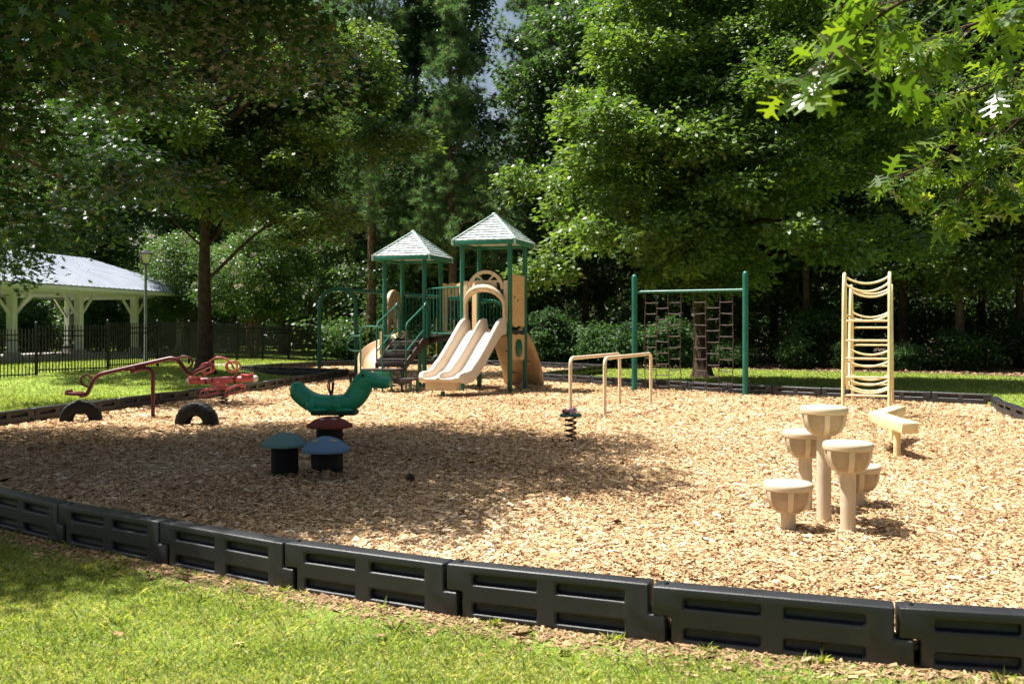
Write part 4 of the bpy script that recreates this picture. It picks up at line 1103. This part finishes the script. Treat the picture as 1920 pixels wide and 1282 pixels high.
# ---------------------------------------------------------------- arch swing behind the towers
def swings():
    a, b = np.array([-5.9, 33.6, 0]), np.array([-.85, 39.6, 0]); fr = frame(a, b-a); L_ = np.linalg.norm(b-a)
    t = thing('swing_set', 'green arch-end swing frame behind the low tower', 'swing set', (a+b)/2)
    side = nrm((b-a)); sv = np.array([-side[1], side[0], 0]); hts = (2.88, 2.62)
    for c, h, m in ((a, hts[0], 1), (b, hts[1], 1)):
        mb = MB(); W = .62; rad = .62
        P = [c + np.array([-W*1.0, .1, -.1]), c + np.array([-W, .1, h-rad])] + [c + np.array([-W*cos(q), .1, h-rad + rad*sin(q)]) for q in np.linspace(0, pi, 18)[1:-1]] + [c + np.array([W, .1, h-rad]), c + np.array([W, .1, -.1])]
        mb.tube(P, .065, 14); mb.build('arch', 'green', t)
    mb = MB(); mb.tube([a + [0, .1, hts[0]-.02], b + [0, .1, hts[1]-.02]], .062, 14); mb.build('beam', 'green', t)
    for i, fx in enumerate((.14, .30, .58, .76)):
        c = a + (b-a)*fx + [0, .1, 0]; zt = hts[0] + (hts[1]-hts[0])*fx - .08; sd = side*.24
        for s in (-1, 1):
            mb = MB(); z = zt
            mb.tube([c + sd*s + [0, 0, zt], c + sd*s*.9 + [0, 0, .55]], .009, 6); ch = mb.build('chain', 'chain', t)
            mb = MB(); mb.tube([c + sd*s*.97 + [0, 0, zt-.75], c + sd*s*.9 + [0, 0, .56]], .019, 7); mb.build('chain_sleeve', 'yellow', ch)
        mb = MB(); pts = [c + sd*.9*(2*q-1) + [0, 0, .55 - .12*sin(pi*q)] for q in np.linspace(0, 1, 9)]
        mb.loft([[p + sv*.08, p - sv*.08, p - sv*.08 + [0, 0, .012], p + sv*.08 + [0, 0, .012]] for p in pts]); mb.build('seat', 'rubber', t)
swings()

# ================================================================ pavilion, fence, lamp
def pavilion():
    o = np.array([-20.1, 40.0, .10]); u = nrm([.155, .988, 0]); f = frame(o, u)
    t = thing('pavilion', 'open picnic pavilion with white timber columns, diagonal braces and a grey metal hip roof', 'pavilion', o + u*5)
    cols = [-9.2, -4.6, 0, 4.6, 9.3, 14.0]; W = 6.6; ze = 3.27
    mb = MB(); mb.box((2.4, W/2, -.02), (24.8, W+1.6, .22), fr=f); mb.build('slab', 'concrete', t, bev=.01)
    for x in cols:
        for y in (0, W):
            mb = MB(); mb.box((x, y, 1.62), (.30, .30, 3.05), fr=f); c = mb.build('column', 'post_white', t, bev=.012)
            mb = MB(); mb.box((x, y, .28), (.46, .46, .40), fr=f); mb.build('plinth', 'concrete', c, bev=.015)
            for s in (-1, 1):
                if (x == cols[0] and s < 0) or (x == cols[-1] and s > 0): continue
                mb = MB(); mb.beam(f((x+s*.12, y, 1.95)), f((x+s*1.30, y, 3.06)), .09, .10); mb.build('brace', 'post_white', t)
        for s in (-1,):
            mb = MB(); mb.beam(f((x, (.14 if s > 0 else W-.14), 2.2)), f((x, (1.12 if s > 0 else W-1.12), 3.06)), .10, .11); mb.build('brace', 'post_white', t)
        mb = MB(); mb.beam(f((x, .14, 3.08)), f((x, W-.14, 3.08)), .18, .24); mb.build('tie_beam', 'post_white', t)
    for y in (0, W):
        mb = MB(); mb.beam(f((cols[0]-.3, y, 3.11)), f((cols[-1]+.3, y, 3.11)), .22, .28); mb.build('top_beam', 'post_white', t)
    x0, x1, y0, y1 = cols[0]-.9, cols[-1]+.9, -.9, W+.9; ym = W/2; ru = ym - y0; zr = ze + 1.72
    V = [f(p) for p in ((x0, y0, ze), (x1, y0, ze), (x1, y1, ze), (x0, y1, ze), (x0+ru, ym, zr), (x1-ru, ym, zr))]
    mb = MB(); mb.add(V + [p - np.array([0, 0, .05]) for p in V], [(0, 1, 5, 4), (1, 2, 5), (2, 3, 4, 5), (3, 0, 4), (0, 1, 7, 6), (1, 2, 8, 7), (2, 3, 9, 8), (3, 0, 6, 9)])
    x = x0 + .2
    while x < x1:                                                      # standing seams on both long slopes
        k = min(1, (x-x0)/ru, (x1-x)/ru)
        for ya, d in ((y0, 1), (y1, -1)):
            mb.beam(f((x, ya, ze+.012)), f((x, ya + d*ru*k*.99, ze + 1.72*k*.99 + .012)), .03, .04)
        x += .42
    y = y0 + .2
    while y < y1:
        k = min((y-y0)/ru, (y1-y)/ru)
        for xa, d in ((x0, 1), (x1, -1)): mb.beam(f((xa, y, ze+.012)), f((xa + d*ru*k*.99, y, ze + 1.72*k*.99 + .012)), .03, .04)
        y += .42
    rf = mb.build('roof', 'metal_roof', t, ang=10)
    mb = MB()
    for a, b in (((x0, y0), (x1, y0)), ((x1, y0), (x1, y1)), ((x1, y1), (x0, y1)), ((x0, y1), (x0, y0))):
        mb.beam(f((*a, ze-.14)), f((*b, ze-.14)), .04, .16)
    mb.build('fascia', 'post_white', rf)
    x = x0 + .3
    while x < x1:
        k = min(1, (x-x0)/ru, (x1-x)/ru)
        for ya, d in ((y0+.04, 1), (y1-.04, -1)):
            mb = MB(); mb.beam(f((x, ya, ze-.13)), f((x, ya + d*ru*k*.97, ze-.13+1.72*k*.97)), .05, .14); mb.build('rafter', 'rafter', t)
        x += .62
    return f
pf = pavilion()
def table(x, y, a, label):
    o = pf((x, y, .09)); t = thing('picnic_table', label, 'picnic table', o, 'picnic tables under the pavilion')
    g = frame(o, (cos(a), sin(a)))
    mb = MB()
    for k in (-2, -1, 0, 1, 2): mb.box((0, k*.15, .74), (1.8, .14, .04), fr=g)
    mb.build('tabletop', 'wood_dark', t)
    for s in (-1, 1):
        mb = MB()
        for k in (-1, 1): mb.box((0, s*.72+k*.07, .44), (1.8, .13, .04), fr=g)
        mb.build('bench', 'wood_dark', t)
    for s in (-.65, .65):
        mb = MB(); mb.beam(g((s, -.62, 0)), g((s, -.2, .71)), .08, .05); mb.beam(g((s, .62, 0)), g((s, .2, .71)), .08, .05); mb.beam(g((s+.05, -.8, .40)), g((s+.05, .8, .40)), .04, .09); mb.build('leg_frame', 'wood_dark', t)
table(-.5, 3.0, 1.2, 'dark wooden picnic table at the left under the pavilion'); table(3.2, 2.6, 1.9, 'dark wooden picnic table deeper under the pavilion')
table(8.0, 3.2, 1.5, 'dark wooden picnic table at the far end under the pavilion')

def fence(name, pts, label, first=True):
    P = [np.array([*p[:2], float(HT(p[0], p[1]))]) for p in catmull([(*p, 0) for p in pts], 5)]; seg = [np.linalg.norm(P[i+1]-P[i]) for i in range(len(P)-1)]; cum = np.concatenate([[0], np.cumsum(seg)])
    at = lambda s: np.array([np.interp(s, cum, [p[k] for p in P]) for k in range(3)])
    n = round(cum[-1]/2.4); t = thing('fence', label, 'fence', at(cum[-1]/2), 'black picket fences')
    for k in range(n+1):
        c = at(cum[-1]*k/n)
        if k or first:
            mb = MB(); mb.box(c + [0, 0, .78], (.075, .075, 1.64)); mb.lathe([(.055, 0), (.05, .02), (.012, .05), (0, .055)], c + [0, 0, 1.60], 8); mb.build('post', 'fence', t)
        if k == n: break
        d = at(cum[-1]*(k+1)/n); g = frame(c, d-c); L_ = np.linalg.norm(d-c); mb = MB()
        for z in (.16, 1.20, 1.36): mb.box((L_/2, 0, z), (L_-.08, .028, .038), fr=g)
        m_ = int(L_/.105)
        for i in range(1, m_):
            x = L_*i/m_; mb.box((x, 0, .79), (.024, .024, 1.46), fr=g); mb.add([g(p) for p in ((x-.01, -.01, 1.52), (x+.01, -.01, 1.52), (x+.01, .01, 1.52), (x-.01, .01, 1.52), (x, 0, 1.56))], [(0, 1, 4), (1, 2, 4), (2, 3, 4), (3, 0, 4)])
        mb.build('fence_panel', 'fence', t, smooth=False)
fence('fence', [(-23.5, 22.0), (-18.8, 25.6), (-15.2, 29.4), (-13.15, 32.4)], 'black steel picket fence on the left lawn in front of the pavilion')
fence('fence', [(-13.15, 32.4), (-12.2, 35.4), (-11.65, 41.5), (-10.3, 47.2), (-8.4, 51.0)], 'black steel picket fence behind the left oak, turning toward the woods', False)

def lamp():
    o = np.array([-14.72, 40.0, .08]); t = thing('street_lamp', 'grey lamp post with a square frosted lantern beside the pavilion', 'street lamp', o)
    mb = MB(); mb.lathe([(.13, 0), (.13, .12), (.09, .2), (.075, .5), (.06, .6), (.055, 4.0)], o, 18); mb.build('pole', 'lamp_grey', t)
    f = frame(o, (.9, .43)); mb = MB()
    def ring(z, w): return [f((-w, -w, z)), f((w, -w, z)), f((w, w, z)), f((-w, w, z))]
    mb.loft([ring(4.05, .11), ring(4.42, .21)]); lt = mb.build('lantern', 'lamp_glass', t)
    mb = MB(); mb.loft([ring(4.425, .24), ring(4.46, .24), ring(4.56, .10), ring(4.59, .03)]); mb.loft([ring(3.98, .07), ring(4.045, .13)])
    for sx, sy in ((-1, -1), (1, -1), (1, 1), (-1, 1)): mb.beam(f((sx*.115, sy*.115, 4.03)), f((sx*.216, sy*.216, 4.43)), .022, .022)
    mb.build('lantern_frame', 'fence', lt)
lamp()

# ================================================================ trees
def tree(name, label, cat, root, tr_pts, r0, r1, pads, per, L, W, tmpl, leaf, bark, nl, group=None, spread=.32, twig=13, flare=1.7, rmax=.16, lift=.3, up=.5, seed=1, tint=0., parts=None):
    rs = np.random.default_rng(seed); root = np.array(root, float)
    t = thing(name, label, cat, root, group)
    mb = MB(); P = trunk_tube(mb, [root + np.array(p) for p in tr_pts], r0, r1, flare)
    wp = [(root + c, a, h) for c, a, h in pads]
    if nl: limbs(mb, P, r0, wp, nl, rs, lift, rmax)
    tk = mb.build('trunk', bark, t, ang=80)
    cr = foliage('crown', wp, per, L, W, tmpl, leaf, t, spread, twig, rs, up, tint)
    TREE[t.name] = [tk, cr]
    return t

# --- left oak on the lawn
rs = np.random.default_rng(21)
pads = pads_in((-.2, .3, 8.6), (7.0, 5.4, 5.8), 130, (.8, 1.4), .65, .3, rs, lambda p: p[2] > 3.75 + .06*p[0] + .30*max(0, 2.0-np.hypot(p[0], p[1])) - .06*max(0, -p[0]-2)*4 and not (p[0] < -.3 and p[2] < 6.1 and p[0] > -4.6) and (p[0] - 9.95 + .46*p[2] < -6.3 or p[1] + 32.2 - .13*p[2] > 30.6))
tree('oak_tree', 'oak with a straight dark trunk on the left lawn in front of the fence', 'tree', (-9.95, 32.2, float(HT(-9.95, 32.2))),
     [(0, 0, -.1), (.02, 0, 1.5), (0, 0, 3.2), (.05, 0, 5.0), (.3, 0, 8), (.2, .2, 12)], .27, .06, pads, 1250, .165, .11, KITE, 'oak_leaf', 'bark_oak', 36, seed=3, rmax=.08, twig=15, spread=.22)
# --- right oak behind the chain climber
rs = np.random.default_rng(22)
pads = pads_in((.6, -3.2, 8.4), (8.6, 5.0, 7.6), 180, (.7, 1.25), .6, .2, rs, lambda p: np.hypot((p[0]-.6)/8.3, (p[1]+3.2)/4.8) < 1.02 - .062*max(0, p[2]-4.2) and p[2] > 2.85 + .16*max(0, p[0]-2.5) + .03*max(0, -p[0]-3) and (p[1] < -1.1 + .13*p[2] or (-4.2 < p[0] < .3 and -1.6 < p[1] < 1.5 and 4 < p[2] < 10.5)))
tree('oak_tree', 'broad light green oak behind the chain climber, its trunk seen through the nets', 'tree', (6.15, 32.9, LAWN),
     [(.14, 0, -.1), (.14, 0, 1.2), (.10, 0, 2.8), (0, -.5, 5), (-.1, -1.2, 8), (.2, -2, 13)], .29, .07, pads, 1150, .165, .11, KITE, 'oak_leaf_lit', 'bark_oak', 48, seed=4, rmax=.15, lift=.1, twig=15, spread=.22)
def over_bed(p):
    sx, sy = p[0]-9.6 + .46*p[2], p[1]+11.1 - .13*p[2]
    return (6.3 if sx < -2.6 else 7.6) < sy < 15.2 and sx < min(1.25, -.6 + (sy-7.8)*.75)
# --- overhead oak at the left, its trunk outside the picture
rs = np.random.default_rng(23)
pads = pads_in((2.3, .9, 7.3), (6.4, 5.3, 4.6), 185, (.75, 1.25), .5, .30, rs,
               lambda p: p[2] > 2.75 + max(0, (p[0]-9.6+6.3))*.72 and over_bed(p))
pads += [(np.array(q) - [-9.6, 11.1, LAWN], a_, a_*.5) for q, a_ in (((-10.7, 21.5, 3.5), 1.1), ((-9.6, 21, 3.7), .9), ((-11.2, 22, 4.3), 1.2), ((-9.0, 21, 4.5), 1.0), ((-10.2, 21.5, 5.0), 1.2), ((-8.6, 20.5, 5.4), 1.0), ((-11, 22, 5.8), 1.3), ((-9.4, 22, 6.2), 1.2), ((-10.9, 20.8, 3.0), .8))]
tree('oak_tree', 'shady oak whose dark boughs hang over the upper left', 'tree', (-9.6, 11.1, LAWN),
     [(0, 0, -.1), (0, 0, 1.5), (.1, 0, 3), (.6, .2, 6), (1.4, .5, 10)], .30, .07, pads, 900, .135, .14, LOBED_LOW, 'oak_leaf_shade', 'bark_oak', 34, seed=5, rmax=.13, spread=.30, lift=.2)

# --- near oak at the right: trunk outside the picture, leafy boughs reaching in
def near_oak():
    rs = np.random.default_rng(31); root = np.array([5.4, 2.2, LAWN])
    t = thing('oak_tree', 'near oak with large lobed leaves reaching in at the upper right', 'tree', root)
    mb = MB(); P = trunk_tube(mb, [root + np.array(p) for p in ((0, 0, -.1), (0, 0, 1.5), (-.1, .1, 3.2), (-.1, .2, 5.5), (0, .2, 8))], .24, .08)
    def at(px, py, D): return np.array([X(px, D), D, Z(py, D)])
    B = [[root + [-.1, .1, 3.0], at(2150, -60, 3.7), at(1900, -70, 3.75), at(1700, 0, 3.8), at(1600, 70, 3.8), at(1500, 150, 3.75)],
         [root + [-.1, .1, 3.0], at(2150, -20, 4.6), at(1850, -60, 4.6), at(1680, -40, 4.5), at(1590, 0, 4.5)],
         [root + [-.1, .1, 2.8], at(2200, 150, 5.3), at(1990, 200, 5.8), at(1850, 245, 6.0), at(1760, 300, 6.1), at(1665, 335, 6.1)],
         [root + [-.1, .1, 2.8], at(2150, 90, 5.2), at(1960, 120, 5.6), at(1830, 165, 5.8), at(1730, 190, 5.9)],
         [at(1990, 200, 5.8), at(1890, 290, 6.0), at(1815, 350, 6.0), at(1790, 400, 6.0)],
         [root + [-.1, .1, 3.3], at(2100, 0, 5.0), at(1900, 30, 5.2), at(1780, 60, 5.4), at(1690, 110, 5.5)],
         [at(2200, 150, 5.3), at(2000, 260, 5.4), at(1940, 300, 5.4)]]
    PP, DD = [], []
    for b in B:
        C = np.array(catmull(b, 10)); n = len(C)
        mb.tube(C, np.linspace(.015 if b[0][2] > 2.7 and b is not B[4] else .009, .003, n), 6)
        i0 = int(n*.30)
        for i in range(i0, n):
            tg = nrm(C[min(i+1, n-1)] - C[max(i-1, 0)])
            for q in range(1 + (i % 2)):
                d = nrm(tg*.5 + rs.normal(0, .5, 3) + [0, 0, -.12]); ln = rs.uniform(.06, .26)*(1 - .4*(i > n-6))
                e = C[i] + d*ln; mb.tube([C[i], e], [.003, .0018], 4)
                for w_ in range(rs.integers(1, 4)):
                    PP.append(C[i] + d*ln*rs.uniform(.45, 1.05)); DD.append(d*.75 + rs.normal(0, .5, 3) + [0, 0, -.25])
    # the rest of the crown, above and to the right of the frame
    pads = pads_in(root + [1.2, 1.2, 6.4], (4.2, 3.8, 2.8), 26, (.7, 1.2), .5, .3, rs, lambda p: (p[0] > .62*p[1] + 1.0 or p[2] > 2.6 + .5*p[1]) and p[2] > 3.2)
    limbs(mb, P, .24, pads, 12, rs, .2, .09)
    mb.build('trunk', 'bark_oak', t, ang=80)
    P_ = np.array(PP); n = len(P_); N = rs.normal(0, .5, (n, 3)) + [0, 0, 1.0]; s = rs.uniform(.7, 1.15, n)
    o1 = scatter_mesh('leaves', LOBED, P_, np.array(DD), N, .155*s, .135*s, np.clip(rs.normal(.5, .25, n), 0, 1), 'oak_leaf_near', t)
    foliage('crown', pads, 420, .16, .15, LOBED_LOW, 'oak_leaf_near', t, .3, 12, rs)
near_oak()

# --- pines
def pine(label, root, H, seed, z0=5.5, rb=3.0, group=None):
    rs = np.random.default_rng(seed); root = np.array(root, float)
    t = thing('pine_tree', label, 'tree', root, group); mb = MB()
    trunk_tube(mb, [root + np.array(p) for p in ((0, 0, -.1), (.05, 0, H*.3), (-.08, .05, H*.6), (0, 0, H))], .24, .03, 1.4, 10)
    TC, TD = [], []; z = z0
    while z < H:
        k = (H-z)/(H-z0); ln = rb*(.25 + .75*k**.7)
        for q in range(rs.integers(3, 5)):
            a = rs.uniform(0, 2*pi); l = ln*rs.uniform(.6, 1.1); d = np.array([cos(a), sin(a), 0])
            C = catmull([root + [0, 0, z], root + d*l*.5 + [0, 0, z + .1*l], root + d*l + [0, 0, z + .32*l]], 5)
            mb.tube(C, np.linspace(.05, .012, len(C)), 5)
            for c in C[3:]:
                for w_ in range(3): TC.append(c + rs.normal(0, .28*min(1, l/2)+.08, 3)); TD.append(d*.5 + [0, 0, .55] + rs.normal(0, .3, 3))
        z += rs.uniform(.45, .85)
    tk = mb.build('trunk', 'bark_pine', t, ang=80)
    TC, TD = np.array(TC), unit(np.array(TD)); m_ = 62; n = len(TC)*m_
    P = np.repeat(TC, m_, 0); D = np.repeat(TD, m_, 0)*.55 + unit(rs.normal(size=(n, 3)))
    T = np.clip(np.repeat(rs.normal(.5, .2, len(TC)), m_) + rs.normal(0, .12, n), 0, 1)
    cr = scatter_mesh('crown', NEEDLE, P, D, rs.normal(size=(n, 3)), rs.uniform(.18, .34, n), .019, T, 'needle', t)
    TREE[t.name] = [tk, cr]; return t
p1 = pine('tall pine with feathery needle boughs left of the pavilion towers against the woods', (-6.6, 46.5, LAWN), 24, 41, 6.5, 3.2)
p1['label'] = 'tall feathery pine rising left of the sky gap, above the low tower roof'
p2 = pine('pine with low needle boughs directly behind the two tower roofs', (-2.7, 44.5, LAWN), 16.5, 42, 4.2, 2.6)
p3 = dup(p1, (.9, 54.5, LAWN), 2.1, 1.02, 'tall pine just right of the bright sky gap')
dup(p1, (1.9, 50.0, LAWN), 3.7, 1.0, 'pine standing between the sky gap and the right oak crown')
p4 = dup(p2, (-9.2, 52, LAWN), 1.2, 1.25, 'pine far behind the left oak and crape myrtle')

# --- ivy-clad slender trees
def slim_pads(rs, H, r, z0=.8, n=60):
    out = []
    for k in range(n):
        z = z0 + (H-z0)*rs.random(); a = rs.uniform(0, 2*pi); q = r*(.35+.65*rs.random())*(1 - .55*(z/H)**3)
        s = rs.uniform(.55, 1.05); out.append((np.array([q*cos(a), q*sin(a), z]), s, s*.9))
    return out
rs = np.random.default_rng(51)
iv = tree('ivy_clad_tree', 'slender tree wrapped in dark ivy between the two pines', 'tree', (-4.6, 47.5, LAWN),
          [(0, 0, -.1), (.1, 0, 6), (0, .1, 12), (0, 0, 19)], .22, .05, slim_pads(rs, 19.5, 1.5, .5, 64), 640, .17, .13, KITE, 'ivy_leaf', 'bark_oak', 14, seed=52, rmax=.06, up=.25, spread=.28)
iv2 = dup(iv, (-2.55, 50.5, LAWN), 2.0, 1.06, 'dark ivy-wrapped tree at the left edge of the bright sky gap')

# --- woods behind: three kinds, copied
rs = np.random.default_rng(61)
F1 = tree('broadleaf_tree', 'tall leafy tree in the dark woods behind the playground', 'tree', (3.4, 47.0, LAWN), [(0, 0, -.1), (.1, 0, 4), (0, .2, 9), (.1, 0, 16)], .20, .05,
          pads_in((0, 0, 10.2), (3.5, 3.3, 7.4), 74, (.9, 1.6), .7, .4, rs), 620, .25, .16, KITE, 'wood_leaf', 'bark_oak', 16, 'trees of the dark woods', .36, 12, 1.4, .09, seed=62, up=.35)
F2 = tree('broadleaf_tree', 'tall leafy tree in the dark woods behind the playground', 'tree', (10.6, 46.0, LAWN), [(0, 0, -.1), (-.1, 0, 5), (0, .2, 11), (.1, 0, 19)], .18, .05,
          pads_in((0, 0, 12.5), (2.9, 2.9, 8.2), 70, (.8, 1.5), .8, .4, rs), 600, .24, .15, KITE, 'wood_leaf', 'bark_oak', 14, 'trees of the dark woods', .36, 12, 1.4, .08, seed=63, up=.35, tint=-.05)
F3 = tree('broadleaf_tree', 'tall leafy tree in the dark woods behind the playground', 'tree', (17.4, 38.8, LAWN), [(0, 0, -.1), (.05, 0, 2), (-.1, .1, 5), (.1, 0, 12)], .21, .05,
          pads_in((0, 0, 7.6), (3.8, 3.2, 5.0), 60, (.8, 1.5), .6, .4, rs, lambda p: p[2] > 3.2), 620, .20, .13, KITE, 'oak_leaf', 'bark_pine', 14, None, .34, 12, 1.4, .10, seed=64, up=.45)
F3['label'] = 'tree with a pale bare lower trunk at the right edge of the far lawn'
WL = 'tall leafy tree in the dark woods behind the playground'
spots = [(8.6, 43.6), (12.4, 42.4), (16.0, 41.6), (20.2, 40.0), (24.5, 36.8), (6.8, 48.5), (13.8, 45), (20.5, 43.5), (24.5, 39.5), (28.5, 41), (5.2, 55), (9.5, 56), (14.5, 54), (18.5, 52), (23, 51), (28, 49), (33, 47),
         (-12.8, 56), (-16.5, 60), (-21.5, 63), (-27, 62), (-33, 60), (-38, 64), (-30, 72), (-22, 74), (-14, 70), (-8, 66), (8, 68), (14, 67), (20, 65), (27, 62), (34, 58), (40, 54)]
for i, (x, y) in enumerate(spots):
    o = dup((F1, F2)[i % 2], (x + rs.normal(0, .3), y, LAWN), rs.uniform(0, 6.28), rs.uniform(.92, 1.18), WL); o['group'] = 'trees of the dark woods'
for x, y, s in ((-6.0, 60, .72), (-2.0, 66, .78), (2.2, 62, .74), (.5, 58, .62), (-4, 55, .6)):     # lower ones under the sky gap
    o = dup(F1, (x, y, LAWN), rs.uniform(0, 6.28), s, WL); o['group'] = 'trees of the dark woods'
# far wood as one mass
rs = np.random.default_rng(71); fp = []
for i in range(520):
    x = rs.uniform(-70, 70); z = rs.uniform(.2, 13)*(.35+.65*rs.random())
    if 4.6 < x < 7.4 and z < 6: continue
    if -6 < x < 4 and z > 9: continue
    fp.append((np.array([x, 84 + rs.uniform(-4, 4), z]), rs.uniform(1.8, 3.2), rs.uniform(1.5, 2.6)))
o = foliage('far_woods', fp, 260, .5, .34, KITE, 'wood_leaf', None, .8, 10, rs, .35); o['kind'] = 'stuff'; o['label'] = 'far wood closing the view behind the trees'; o['category'] = 'woods'
# undergrowth in the shade of the woods
fp = []
for i in range(520):
    x = rs.uniform(-9, 36); y = 45.5 + 7*rs.random() - max(0, x-9)*.32
    fp.append((np.array([x, y, rs.uniform(0, 1.0) + 4.2*rs.random()**1.5]), rs.uniform(.7, 1.2), rs.uniform(.5, .9)))
for i in range(90):
    x = rs.uniform(-36, -9); fp.append((np.array([x, 60 + (-9-x)*.25 + rs.uniform(-2, 2), rs.uniform(0, 2.2)]), rs.uniform(.9, 1.5), rs.uniform(.6, 1.1)))
o = foliage('undergrowth', fp, 230, .17, .12, KITE, 'wood_leaf', None, .34, 9, rs, .35); o['kind'] = 'stuff'; o['label'] = 'dark undergrowth between the trunks of the woods'; o['category'] = 'undergrowth'

# --- shrubs along the edge of the woods
def shrub(label, root, r, h, seed, leaf='shrub_leaf', group='shrubs along the edge of the woods', n=18, per=300, L=.13):
    rs = np.random.default_rng(seed); root = np.array(root, float); t = thing('shrub', label, 'shrub', root, group); mb = MB()
    pads = pads_in((0, 0, h*.52), (r, r*.8, h*.5), n, (.28, .55), .75, .35, rs, lambda p: p[2] > .1)
    for i in range(7):
        c = pads[i][0]; mb.tube(catmull([root, root + c*[.4, .4, .6], root + c], 4), np.linspace(.025, .006, 9), 5)
    st = mb.build('stems', 'bark_oak', t)
    cr = foliage('foliage', [(root + c, a, b) for c, a, b in pads], per, L, L*.7, KITE, leaf, t, .2, 10, rs, .45)
    TREE[t.name] = [st, cr]; return t
s1 = shrub('bright leafy shrub right behind the climbing wall of the tall tower', (1.75, 41.6, LAWN), .95, 2.5, 81, n=30)
s2 = shrub('low spreading shrub left of the green climber post at the wood edge', (4.1, 40.6, LAWN), 1.5, 1.7, 82, n=34)
s3 = shrub('rounded shrub seen through the left chain net', (6.3, 40.3, LAWN), 1.0, 2.2, 83, n=28)
s4 = shrub('leafy shrub at the foot of the pale trunk at the far right', (17.0, 37.6, LAWN), 1.0, 1.3, 84, n=22)
SL = 'dark shrub along the shaded edge of the woods right of the climber'
for i, (x, y, s) in enumerate(((9.0, 40.2, .8), (11.2, 39.4, .9), (13.1, 38.7, .75), (15.0, 37.9, .8), (19.3, 35.8, .9), (21.5, 34.6, 1.0), (24, 32.5, 1.1), (8.0, 41.8, 1.3), (12.4, 41.0, 1.4), (20.5, 38.5, 1.5))):
    dup((s2, s3, s1)[i % 3], (x, y, LAWN), i*1.3, s*.72, SL)
SL2 = 'dark shrub under the trees behind the swing set'
for i, (x, y, s) in enumerate(((-6.8, 47.0, 1.1), (-4.6, 45.6, 1.0), (-2.4, 44.2, 1.2), (-.3, 43.6, 1.0))): dup((s2, s3)[i % 2], (x, y, LAWN), i*2.1, s, SL2)
SL3 = 'sunlit shrub seen through the pavilion'
for i, (x, y, s) in enumerate(((-28.5, 58, 1.6), (-25, 60, 1.5), (-22.5, 61, 1.7), (-19.5, 59, 1.5), (-32, 56, 1.6))): dup((s3, s1)[i % 2], (x, y, LAWN), i*1.7, s, SL3)

# --- crape myrtles with cream blossom
def myrtle(label, root, seed, s=1.0):
    rs = np.random.default_rng(seed); root = np.array(root, float); t = thing('crape_myrtle', label, 'tree', root, 'cream-flowered crape myrtles'); mb = MB()
    pads = [(c*s, a*s, b*s) for c, a, b in pads_in((0, 0, 4.3), (2.9, 2.4, 2.5), 60, (.6, 1.1), .7, .5, rs, lambda p: p[2] > 1.8)]
    for k in range(6):
        a = k*1.05; c = pads[k*5][0]; P = catmull([root + [.12*cos(a), .12*sin(a), -.1], root + np.array([.35*cos(a), .35*sin(a), 1.6])*s, root + c], 6)
        mb.tube(P, np.linspace(.085, .02, len(P)), 7)
    tk = mb.build('trunk', 'bark_myrtle', t, ang=80); wp = [(root + c, a, b) for c, a, b in pads]
    cr = foliage('crown', wp, 560, .13, .085, KITE, 'myrtle_leaf', t, .26, 11, rs, .45)
    bl = [(root + c*1.02 + rs.normal(0, .3, 3)*[1, 1, .5] + [0, -.3, .2], .13, .17) for c, a, b in pads for _ in (0, 1) if rs.random() < .55]
    b = foliage('blossom', bl, 60, .05, .05, KITE, 'blossom', t, .06, 6, rs, .2)
    TREE[t.name] = [tk, cr, b]; return t
m1 = myrtle('crape myrtle with reddish stems and cream blossom behind the black fence', (-12.6, 48.6, LAWN), 91)
dup(m1, (-7.6, 52.0, LAWN), 1.9, 1.0, 'crape myrtle with cream blossom left behind the swing arch')
dup(m1, (-17.0, 52.5, LAWN), 4.0, .95, 'crape myrtle between the pavilion end and the left oak trunk')
